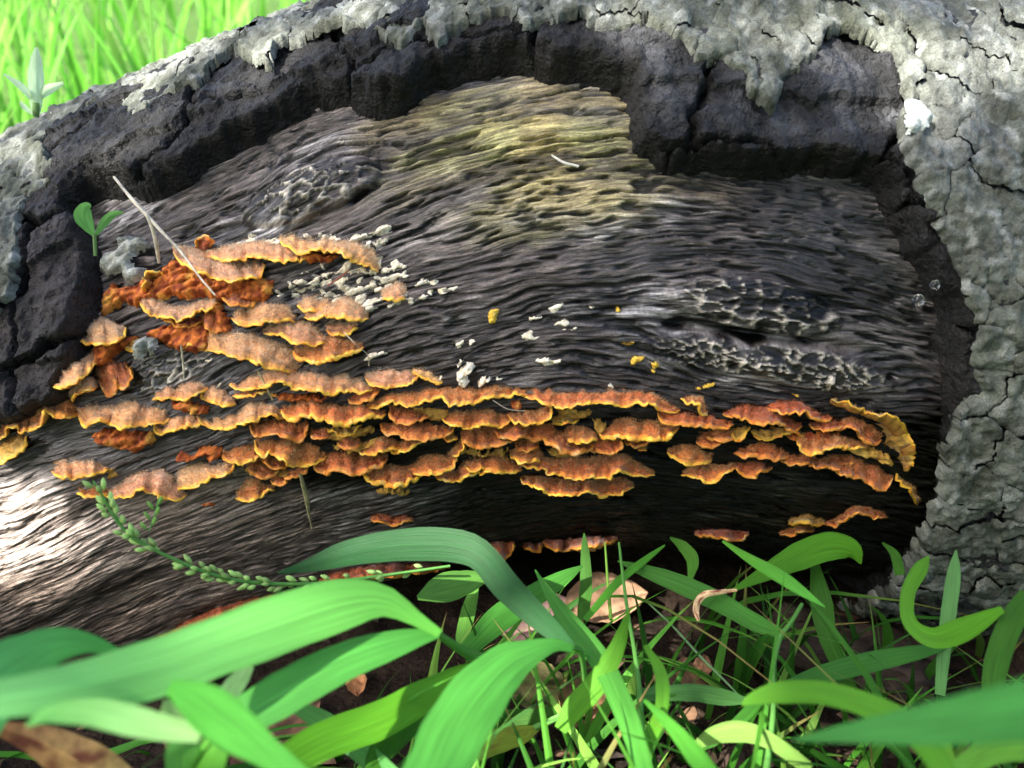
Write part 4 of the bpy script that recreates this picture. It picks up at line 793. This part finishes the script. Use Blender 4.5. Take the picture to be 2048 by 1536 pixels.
blade('', '1540,1380,6 1500,1420,20 1450,1470,18 1400,1500,6', .385, .40, GD, GD, pl)
pl = thing('grass_plant', 'pale leaning grass stem at the bottom centre', 'grass', ground_pt(1020, 1500), GG)
stem('1165,1405,9 1120,1432,12 1070,1455,12 1020,1475,10', .40, .43, pl, (.16,.38,.09))
pl = thing('grass_stalk', 'thin straight stalk slanting down behind the upright stem', 'grass', at(np.array([1500.]), np.array([1410.]), np.array([.45]))[0], GG)
stem('1290,1200,3 1345,1252,4 1400,1312,5 1450,1362,4 1505,1418,3', .46, .44, pl, (.20,.36,.16))
# seed head lying over the lower left wood
def seed_head():
    root = thing('grass_seed_head', 'green grass seed head curving over the lower left wood', 'grass', at(np.array([640.]), np.array([1165.]), np.array([.42]))[0])
    C, w = trace('900,1132,6 760,1152,7 640,1166,8 560,1168,8 470,1160,8 400,1140,8 330,1110,7 270,1078,7 232,1040,6 204,990,5 186,962,4', .43, .395, 60)
    V, F, c = tube(C, w*.45, np.array((.13,.33,.08))); put('stem', mesh('stem', V, F, c), M['grass'], root)
    r = np.random.RandomState(5); VV = []; T = np.gradient(C, axis=0); T /= np.linalg.norm(T, axis=1, keepdims=True)
    a = np.linspace(0, 1, 7); rr = np.sin(np.pi*np.clip(a, .03, .98))**.7
    for k in range(84):
        i = r.randint(18, 59) if k < 74 else r.randint(4, 18)
        off = r.normal(0, 1, 3); off -= T[i]*off.dot(T[i]); off /= np.linalg.norm(off)
        d = T[i]*.9+off*.42; d /= np.linalg.norm(d); L = r.uniform(.0036, .0056)
        p = C[i]+off*.0016+d*np.linspace(0, L, 7)[:, None]
        V, F, c = tube(p, rr*.0012, np.array((.40,.60,.20))*r.uniform(.7, 1.25), 5)
        put('spikelet', mesh('spikelet', V, F, c), M['grass'], root)
seed_head()
def small_panicle():
    root = thing('grass_seed_head', 'short second seed spike right of the curving one', 'grass', at(np.array([300.]), np.array([1050.]), np.array([.40]))[0])
    C, w = trace('318,995,3 314,1015,4 306,1040,4 298,1062,3', .40, .40, 14); V, F, c = tube(C, w*.5, np.array((.13,.33,.08))); put('stem', mesh('stem', V, F, c), M['grass'], root)
    a = np.linspace(0, 1, 7); rr = np.sin(np.pi*np.clip(a, .03, .98))**.7
    for k in range(6):
        i = 2+k*2; i = min(i, 12); p = C[i]+np.array([.001*(-1)**k, -.001, 0])+np.array([.002*(-1)**k, 0, .0045])*a[:, None]
        V, F, c = tube(p, rr*.0009, np.array((.26,.48,.12)), 5); put('spikelet', mesh('spikelet', V, F, c), M['grass'], root)
small_panicle()
# seedlings, straws, droplets
def seedling(label, base_px, leaves, stem_spec, d, lc=(.16,.42,.10), group='seedlings on the bark'):
    b = at(np.array([base_px[0]]), np.array([base_px[1]]), np.array([d]))[0]; root = thing('seedling', label, 'seedling', b, group)
    for lf in leaves: blade('', lf, d, d-.008, lc, tuple(.9*v for v in lc), root, fold=.3)
    C, w = trace(stem_spec, d, d, 12); V, F, c = tube(C, w*.5, np.array((.16,.28,.10))); put('stem', mesh('stem', V, F, c), M['grass'], root)
dd = float(np.linalg.norm(onlog(np.array([190.]), np.array([505.]), .012)[0]-CAMP))
seedling('tiny two-leaved green seedling growing by the left bark', (190, 505), ('188,472,5 176,452,22 166,432,30 172,414,18 182,410,4', '192,470,5 206,448,14 224,430,13 246,424,3'), '191,512,7 190,490,8 189,468,8', dd)
dd2 = float(np.linalg.norm(onlog(np.array([72.]), np.array([225.]), .03)[0]-CAMP))
seedling('pale pointed shoot on the bark at the far upper left', (72, 225), ('72,225,14 72,180,24 72,130,20 73,95,5', '68,205,6 45,175,12 8,148,3', '76,200,6 95,180,16 126,166,5', '66,228,5 50,215,9 40,203,3'), '72,235,10 72,225,12 72,205,12', dd2, (.50,.66,.40))
def straw(label, spec, h, col, wk=1.0):
    p = resample(pts(spec), 24); P = onlog(p[:, 0], p[:, 1], np.interp(np.linspace(0, 1, 24), np.linspace(0, 1, len(h)), h))
    dist = np.linalg.norm(P-CAMP, axis=1); V, F, c = tube(P, p[:, 2]/FPX*dist*.5*wk, np.array(col), 6)
    o = put('dry_straw', mesh('dry_straw', V, F, c), M['litter']); o['label'] = label; o['category'] = 'straw'; o['group'] = 'dry straws and hairs on the log'
straw('longer forked dry straw standing at the upper left', '228,354,5 262,396,6 295,432,7 325,465,6 360,502,5 400,555,4 430,590,3', (.03, .028, .022, .016, .012, .012, .012), (.62,.56,.44))
straw('shorter arm of the forked dry straw at upper left', '292,428,5 304,456,7 313,490,8 318,525,6', (.024, .018, .012, .004), (.62,.56,.44))
straw('little white curved twig on the yellowish wood', '1103,310,3 1115,318,5 1130,326,6 1157,333,6', (.002, .003, .003, .002), (.70,.68,.58))
straw('thin dry straw hanging above the cream lens-shaped bracket', '362,690,3 366,725,4 368,760,3', (.010, .008, .008), (.45,.42,.28))
straw('fine hair across the leaf-shaped bracket tip', '688,665,2 715,692,2 735,710,2 738,732,2', (.010, .013, .006, .003), (.50,.44,.32))
straw('reddish needle among the cream spots', '655,572,3 678,556,4 698,541,3', (.004, .005, .005), (.30,.10,.06))
straw('ragged dry root hanging below the dark slanting bracket', '600,948,6 608,975,9 614,1000,10 618,1030,5 624,1058,3', (.008, .006, .005, .004, .004), (.26,.24,.12))
straw('dry stalk pair between the shaggy brackets', '515,740,3 528,765,4 545,800,3', (.012, .010, .006), (.42,.38,.22))
straw('faint hair in the hollow below the upper row', '985,800,2 1015,818,2 1050,822,2', (.010, .012, .010), (.40,.34,.26))
def droplet(label, px, py, h, r):
    P = onlog(np.array([px]), np.array([py]), h)[0]; n = 10; a = np.linspace(0, np.pi, n); b = np.linspace(0, 2*np.pi, 16)
    A, Bq = np.meshgrid(a, b, indexing='ij'); V = P+r*np.stack([np.sin(A)*np.cos(Bq), np.sin(A)*np.sin(Bq), 1.15*np.cos(A)+.15*np.cos(A)**2], -1)
    o = put('water_droplet', mesh('water_droplet', V, gridfaces(n, 16)), M['water']); o['label'] = label; o['category'] = 'droplet'; o['group'] = 'water droplets'
M['water'] = material('water', .03, .5, colour=(.9,.95,1.0)); M['water'].node_tree.nodes['Principled BSDF'].inputs['Transmission Weight'].default_value = 1.0; M['water'].node_tree.nodes['Principled BSDF'].inputs['IOR'].default_value = 1.33
droplet('small clear droplet on the dark edge of the right bark', 1870, 571, .016, .0021)
droplet('larger clear droplet on the thread by the right bark', 1836, 602, .012, .0027)
droplet('clear droplet at the grass tip under the right bark', 1812, 1160, .010, .0017)

# ------------------------------------------------------------------ masses of grass
def rand_blades(n, region, hgt, wid, cols, seed, accept=None, segs=9, lean=.6, brown=0.0):
    r = np.random.RandomState(seed); Vs = []; Fs = []; Cs = []; Us = []; o = 0; made = 0; tries = 0
    while made < n and tries < n*25:
        tries += 1
        x = r.uniform(*region[0]); y = r.uniform(*region[1]); z = float(ground_z(np.array(x), np.array(y)))
        if abs(y) < .17 and abs(x) < .95: continue
        H = r.uniform(*hgt); a = r.uniform(0, 2*np.pi); L = H*r.uniform(.15, lean); s = np.linspace(0, 1, segs)
        bend = r.uniform(1.4, 2.6)
        C = np.stack([x+np.cos(a)*L*s**bend, y+np.sin(a)*L*s**bend, z-.01+H*(s-.32*r.rand()*s**3*(L/H))], -1)
        w = r.uniform(*wid)*np.clip(np.minimum(.45+1.8*s, (1-s)*1.9), .02, 1)
        if accept is not None and not accept(C, w): continue
        c1 = np.array(cols[r.randint(len(cols))])*r.uniform(.75, 1.25)
        V, F, c, uv = ribbon(C, w, side=np.array([np.cos(a+1.57+r.uniform(-.5, .5)), np.sin(a+1.57+r.uniform(-.5, .5)), r.uniform(-.3, .3)]) if False else np.array([np.cos(a)*.3+r.uniform(-.4, .4), np.sin(a)*.3+r.uniform(-.4, .4), 1.0])*np.array([1, 1, .0])+np.array([np.cos(a), np.sin(a), .2]), fold=r.uniform(.05, .3), twist=r.uniform(-1, 1), col=c1*.8, tip=c1*1.15, seed=r.randint(9999), camface=False)
        if r.rand() < brown: c = mix(c, (.30,.20,.07), np.repeat(ss(r.uniform(.6, .95), 1.0, s), 9))
        Vs.append(V); Fs.append(F+o); Cs.append(c); Us.append(uv); o += len(V); made += 1
    return np.vstack(Vs), np.vstack(Fs), np.vstack(Cs), np.vstack(Us)
def stuff(name, label, data):
    o = put(name, mesh(name, *data), M['grass']); o['label'] = label; o['category'] = 'grass'; o['kind'] = 'stuff'
def behind_ok(C, w):
    return True
stuff('meadow_grass', 'bright green tall grass growing behind the log', rand_blades(900, ((-1.5, .5), (.24, 1.4)), (.16, .38), (.006, .017), ((.12,.36,.035), (.16,.42,.05), (.09,.30,.03), (.20,.42,.07)), 1))
stuff('distant_grass', 'meadow grass farther behind the log', rand_blades(1500, ((-6, 4), (1.3, 7)), (.2, .45), (.012, .03), ((.12,.36,.035), (.16,.42,.05), (.10,.32,.03)), 2, segs=6))
def front_ok(C, w):
    px, py = proj(C); q = np.linalg.norm(C-CAMP, axis=1).min()
    lim = np.interp(px, [-400, 0, 300, 700, 950, 1700, 1830, 2048, 2400], [1520, 1500, 1470, 1420, 1150, 1100, 1150, 1260, 1300])
    return bool((py > lim).all() and q > .26)
stuff('low_grass', 'shaded low grass blades on the soil in front of the log', rand_blades(900, ((-.38, .55), (-.44, -.16)), (.05, .19), (.0025, .0075), ((.030,.12,.012), (.05,.19,.018), (.09,.29,.03), (.025,.10,.012), (.16,.33,.05)), 3, front_ok, lean=.95, brown=.35))

# ------------------------------------------------------------------ things lying on the soil
def dead_leaf(label, px, py, L, W, ang, col, curl=.3, lift=.01, tilt=(0, 0), seed=0):
    c = ground_pt(px, py); n, k = 15, 9; s = np.linspace(0, 1, n)[:, None]; u = np.linspace(-1, 1, k)[None]
    wd = W*np.sin(np.pi*s**.85)**.8*(1+.12*pn(s*9, s*0+1.5, seed)); X = (s-.5)*L+0*u; Y = u*.5*wd
    Z = lift+curl*L*(.6*(s-.5)**2+.0)+curl*W*.5*(u**2)*np.sin(np.pi*s)+.0025*pn(s*5+0*u, u*2+0*s, seed+3)
    Z = Z+tilt[0]*X+tilt[1]*Y
    ca, sa = math.cos(ang), math.sin(ang); V = np.stack([c[0]+X*ca-Y*sa, c[1]+X*sa+Y*ca, c[2]+Z], -1)
    cc = mix(np.array(col)*.6, np.array(col)*1.25, ss(-.5, .6, fbm(s*6+0*u, u*2+0*s, 3, seed+5))); cc = cc*(1-.3*(np.abs(u) < .08))[..., None]
    o = put('dead_leaf', mesh('dead_leaf', V, gridfaces(n, k), cc), M['litter']); o['label'] = label; o['category'] = 'leaf'; o['group'] = 'dead leaves on the soil'
def dry_ribbon(name, label, cat, spec, d0, d1, c1, c2, fold=.35):
    C, w = trace(spec, d0, d1, 40); V, F, c, uv = ribbon(C, w, col=c1, tip=c2, seed=len(label), fold=fold, wave=.06)
    s = np.repeat(np.linspace(0, 1, 40), 9); u = np.tile(np.linspace(-1, 1, 9), 40)
    c = mix(c, (.20,.055,.03), ss(-.1, .5, fbm(s*5, u*1.2, 3, 77)))
    o = put(name, mesh(name, V, F, c, uv), M['litter']); o['label'] = label; o['category'] = cat; o['group'] = 'dead leaves on the soil'
dry_ribbon('dead_leaf', 'curled rust and yellow dead leaf in the bottom left corner', 'leaf', '-60,1452,10 0,1458,22 60,1474,40 120,1502,62 190,1545,76 270,1600,66', .31, .33, (.42,.14,.06), (.66,.40,.14))
dry_ribbon('dry_grass_tip', 'tan dried curling grass tip below the log, right', 'leaf', '1474,1180,5 1440,1184,9 1412,1188,12 1396,1202,13 1392,1222,12 1397,1242,5', .43, .43, (.50,.36,.18), (.55,.38,.20))
dead_leaf('pale tan dead leaf behind the grass stems, lit', 1210, 1232, .055, .035, .2, (.32,.19,.11), .3, .012, (0, .3), 2)
dead_leaf('pinkish dead leaf left of the lit tan one', 1070, 1265, .055, .034, .5, (.34,.20,.18), .3, .012, (0, .2), 3)
dead_leaf('small tan leaf scrap on bare soil right of the stem', 1402, 1352, .018, .011, 1.2, (.42,.22,.12), .6, .006, (0, 0), 4)
dead_leaf('yellow-green rotting leaf at the bottom centre', 1075, 1400, .05, .036, 2.0, (.22,.20,.07), .2, .010, (0, .2), 5)
dead_leaf('brown rotting leaf beside the yellow-green one', 1180, 1425, .045, .03, .7, (.24,.13,.06), .3, .008, (0, .1), 6)
dead_leaf('dark brown leaf in the shade at bottom left of centre', 560, 1490, .06, .035, .9, (.16,.08,.045), .3, .008, (0, 0), 7)
dead_leaf('orange-tipped leaf scrap under the broad blades', 715, 1385, .022, .012, 1.8, (.45,.20,.08), .5, .008, (0, 0), 8)
def slab(label, corner_px, hgt, col, seed):
    q = np.array([ground_pt(*p) for p in corner_px]); n, k = 30, 14; s = np.linspace(0, 1, n)[:, None, None]; u = np.linspace(0, 1, k)[None, :, None]
    Pq = (q[0]*(1-s)+q[1]*s)*(1-u)+(q[3]*(1-s)+q[2]*s)*u; e = np.minimum(np.minimum(s, 1-s)*10, np.minimum(u, 1-u)*6)[..., 0]
    Z = hgt*np.clip(e, 0, 1)**.5*(1+.25*fbm(Pq[..., 0]*60, Pq[..., 1]*60, 3, seed))+.003*fbm(s[..., 0]*4+0*u[..., 0], u[..., 0]*22+0*s[..., 0], 3, seed+2)-.004
    V = Pq.copy(); V[..., 2] = V[..., 2]+Z
    V[..., 0] += .006*fbm(s[..., 0]*7+0*u[..., 0], u[..., 0]*7+0*s[..., 0], 2, seed+4); V[..., 1] += .006*fbm(s[..., 0]*7+9+0*u[..., 0], u[..., 0]*7+0*s[..., 0], 2, seed+5)
    cc = mix(np.array(col)*.5, np.array(col)*1.3, ss(-.5, .5, fbm(s[..., 0]*3+0*u[..., 0], u[..., 0]*20+0*s[..., 0], 3, seed+7)))
    o = put('wood_slab', mesh('wood_slab', V, gridfaces(n, k), cc), M['slab']); o['label'] = label; o['category'] = 'wood'
slab('flat brown piece of rotten wood on the soil at lower right', ((1480, 1300), (1860, 1420), (1900, 1300), (1560, 1215)), .016, (.045,.03,.022), 4)
def litter_mass():
    r = np.random.RandomState(8); Vs = []; Fs = []; Cs = []; o = 0
    for i in range(420):
        x = r.uniform(-.5, .55); y = r.uniform(-.45, -.15); z = float(ground_z(np.array(x), np.array(y)))+r.uniform(.001, .006)
        a = r.uniform(0, 6.28); L = r.uniform(.006, .024); W = L*r.uniform(.25, .7); k = 6; an = np.linspace(0, 6.28, k, endpoint=False)
        rr = 1+.35*r.normal(0, 1, k)*.5; p = np.stack([np.cos(an)*L*.5*rr, np.sin(an)*W*.5*rr, r.uniform(-.25, .25)*np.cos(an)*L+r.normal(0, .0008, k)], -1)
        ca, sa = math.cos(a), math.sin(a); p = np.stack([x+p[:, 0]*ca-p[:, 1]*sa, y+p[:, 0]*sa+p[:, 1]*ca, z+p[:, 2]], -1)
        ctr = p.mean(0)+[0, 0, .001]; V = np.vstack([p, ctr]); F = np.array([[j, (j+1) % k, k] for j in range(k)])+o
        c = np.array(((.05,.03,.02), (.09,.05,.03), (.035,.025,.02), (.16,.09,.05))[r.randint(4)])*r.uniform(.6, 1.3)
        Vs.append(V); Fs.append(F); Cs.append(np.tile(c, (k+1, 1))); o += k+1
    ob = put('leaf_litter', mesh('leaf_litter', np.vstack(Vs), np.vstack(Fs), np.vstack(Cs), smooth=False), M['litter']); ob['label'] = 'small brown leaf crumbs and chips on the soil'; ob['category'] = 'litter'; ob['kind'] = 'stuff'
litter_mass()

# ------------------------------------------------------------------ unseen tree, its crown shaped to shade the log and leave sun patches
def shade_tree():
    r = np.random.RandomState(21); ctr = np.array([0, -.05, .2])
    e1 = np.cross(SUN, [0, 0, 1.]); e1 /= np.linalg.norm(e1); e2 = np.cross(e1, SUN)
    ab = lambda P: np.stack([(P-ctr)@e1, (P-ctr)@e2], -1)
    gx, gy = np.meshgrid(np.linspace(-400, 2400, 35), np.linspace(0, 1600, 20)); P = onlog(gx.ravel(), gy.ravel(), .01)
    P = P[dist_log(P) < .03]; fr = np.array([[x, y, z] for x in np.linspace(-.7, .7, 15) for y in (-.5, -.4, -.3, -.2) for z in (0, .1)])
    sh = []
    for px_ in range(-300, 2350, 60):
        for py_ in range(1040, 1560, 40):
            for d_ in (.24, .32, .40, .46):
                if (px_ < 900 and (py_ < 1150 or d_ > .36)) or px_ > 1000: sh.append((px_, py_, d_))
    sh += [(q_, w_, e_) for q_ in range(-300, 420, 40) for w_ in range(1130, 1420, 30) for e_ in (.40, .44, .48)]
    sh = np.array(sh); ex = np.array([(q_, w_) for q_ in range(-350, 500, 35) for w_ in list(range(780, 960, 25))+list(range(1120, 1300, 25))]); P = np.vstack([P]+[onlog(ex[:, 0], ex[:, 1], .004)]*3); shade = ab(np.vstack([P, fr, at(sh[:, 0], sh[:, 1], sh[:, 2])]))
    bgp = ab(np.array([[x, y, .15] for x in np.linspace(-1.6, -.25, 12) for y in np.linspace(.4, 1.5, 8)]))
    holes = []
    for (px, py, d, rr) in LIT:
        q = onlog(np.array([px]), np.array([py]))[0] if d is None else at(np.array([px]), np.array([py]), np.array([d]))[0]
        holes.append((*ab(q), rr))
    root = thing('tree', 'unseen leafy tree beside the photographer, crown shaped to shade the log', 'tree', (-3.0, -2.6, 0))
    cc = ctr+SUN*2.6; C = np.stack([np.interp(np.linspace(0, 1, 30), (0, .5, .8, 1), v) for v in ((-3.0, -3.05, -2.7, cc[0]), (-2.6, -2.6, -2.3, cc[1]), (-.2, 1.4, 2.0, cc[2]+.1))], -1)
    V, F, c = tube(C, np.linspace(.11, .02, 30), np.array((.10,.075,.055)), 10); put('trunk', mesh('trunk', V, F, c), M['bark_in'], root)
    Vs = []; Fs = []; Cs = []; o = 0; made = 0
    while made < 8200:
        q = shade[r.randint(len(shade))]+r.normal(0, .05, 2)
        L = r.uniform(.05, .075)
        if any(math.hypot(q[0]-h[0], q[1]-h[1]) < h[2]+L*.42 for h in holes): continue
        if np.hypot(*(bgp-q).T).min() < .07: continue
        p = ctr+e1*q[0]+e2*q[1]+SUN*(2.6+r.normal(0, .22))
        d = r.normal(0, 1, 3); d[2] -= .5; d /= np.linalg.norm(d); nn = np.cross(d, r.normal(0, 1, 3)); nn /= np.linalg.norm(nn); s2 = np.cross(nn, d)
        W = L*.5; V = np.array([p-d*L*.5, p-d*L*.1+s2*W*.5+nn*.004, p+d*L*.28+s2*W*.36, p+d*L*.5, p+d*L*.28-s2*W*.36, p-d*L*.1-s2*W*.5+nn*.004])
        Vs.append(V); Fs.append(np.array([[0, 1, 2, 3], [0, 3, 4, 5]])+o); Cs.append(np.tile(np.array((.05,.13,.025))*r.uniform(.7, 1.3), (6, 1))); o += 6; made += 1
    put('crown', mesh('crown', np.vstack(Vs), np.vstack(Fs), np.vstack(Cs), smooth=False), M['grass'], root)['kind'] = 'stuff'
LIT = [(120, 1385, .243, .016), (280, 1345, .25, .018), (5, 1025, None, .021), (90, 1040, None, .012), (-60, 1040, None, .02), (420, 1300, .265, .016), (920, 1440, .27, .012), (730, 1440, .34, .008), (880, 1440, .35, .007), (1520, 1478, .37, .012), (1220, 1240, .52, .016), (440, 1465, .26, .014),
       (1836, 232, None, .010), (1075, 1270, .52, .008), (150, 1430, .25, .008), (620, 1350, .28, .014), (1180, 1330, .38, .006)]
shade_tree()

def blocker_hedge():
    """unseen shrubs added behind the photographer to keep the low sky off the front of the log"""
    for (lb, cx, cy, rx, ry, rz, seed) in (('dense shrub added behind the photographer to block low sky, left one', -1.9, -2.6, 1.1, .7, 1.45, 1), ('dense shrub added behind the photographer to block low sky, middle one', .1, -2.4, 1.2, .7, 1.75, 2), ('dense shrub added behind the photographer to block low sky, right one', 2.0, -2.3, 1.1, .8, 1.75, 3)):
        r = np.random.RandomState(seed+50); root = thing('blocker_shrub', lb, 'blocker_shrub', (cx, cy, 0), 'added sky-blocking shrubs behind the photographer')
        C = np.stack([np.linspace(cx, cx+.1, 12), np.full(12, cy), np.linspace(-.1, rz, 12)], -1); V, F, c = tube(C, np.linspace(.06, .015, 12), np.array((.09,.07,.05)), 8); put('trunk', mesh('trunk', V, F, c), M['bark_in'], root)
        n = 3600; p = r.normal(0, 1, (n, 3)); p /= np.linalg.norm(p, axis=1, keepdims=True); q = r.uniform(.55, 1.0, n)**.5
        lump = 1+.18*np.sin(p[:, 0]*7+seed)+.15*np.sin(p[:, 2]*9+p[:, 1]*5)
        P = np.array([cx, cy, rz])+p*np.array([rx, ry, rz])*(q*lump)[:, None]; P[:, 2] = np.maximum(P[:, 2], .03)
        d = r.normal(0, 1, (n, 3)); d /= np.linalg.norm(d, axis=1, keepdims=True); s2 = np.cross(d, r.normal(0, 1, (n, 3))); s2 /= np.linalg.norm(s2, axis=1, keepdims=True); L = r.uniform(.08, .16, n)[:, None]
        V = np.stack([P-d*L*.5, P+s2*L*.3, P+d*L*.5, P-s2*L*.3], 1)
        put('crown', mesh('crown', V, np.arange(4*n).reshape(-1, 4), np.repeat(np.array((.03,.075,.018))*r.uniform(.6, 1.3, (n, 1)), 4, 0), smooth=False), M['grass'], root)['kind'] = 'stuff'
blocker_hedge()
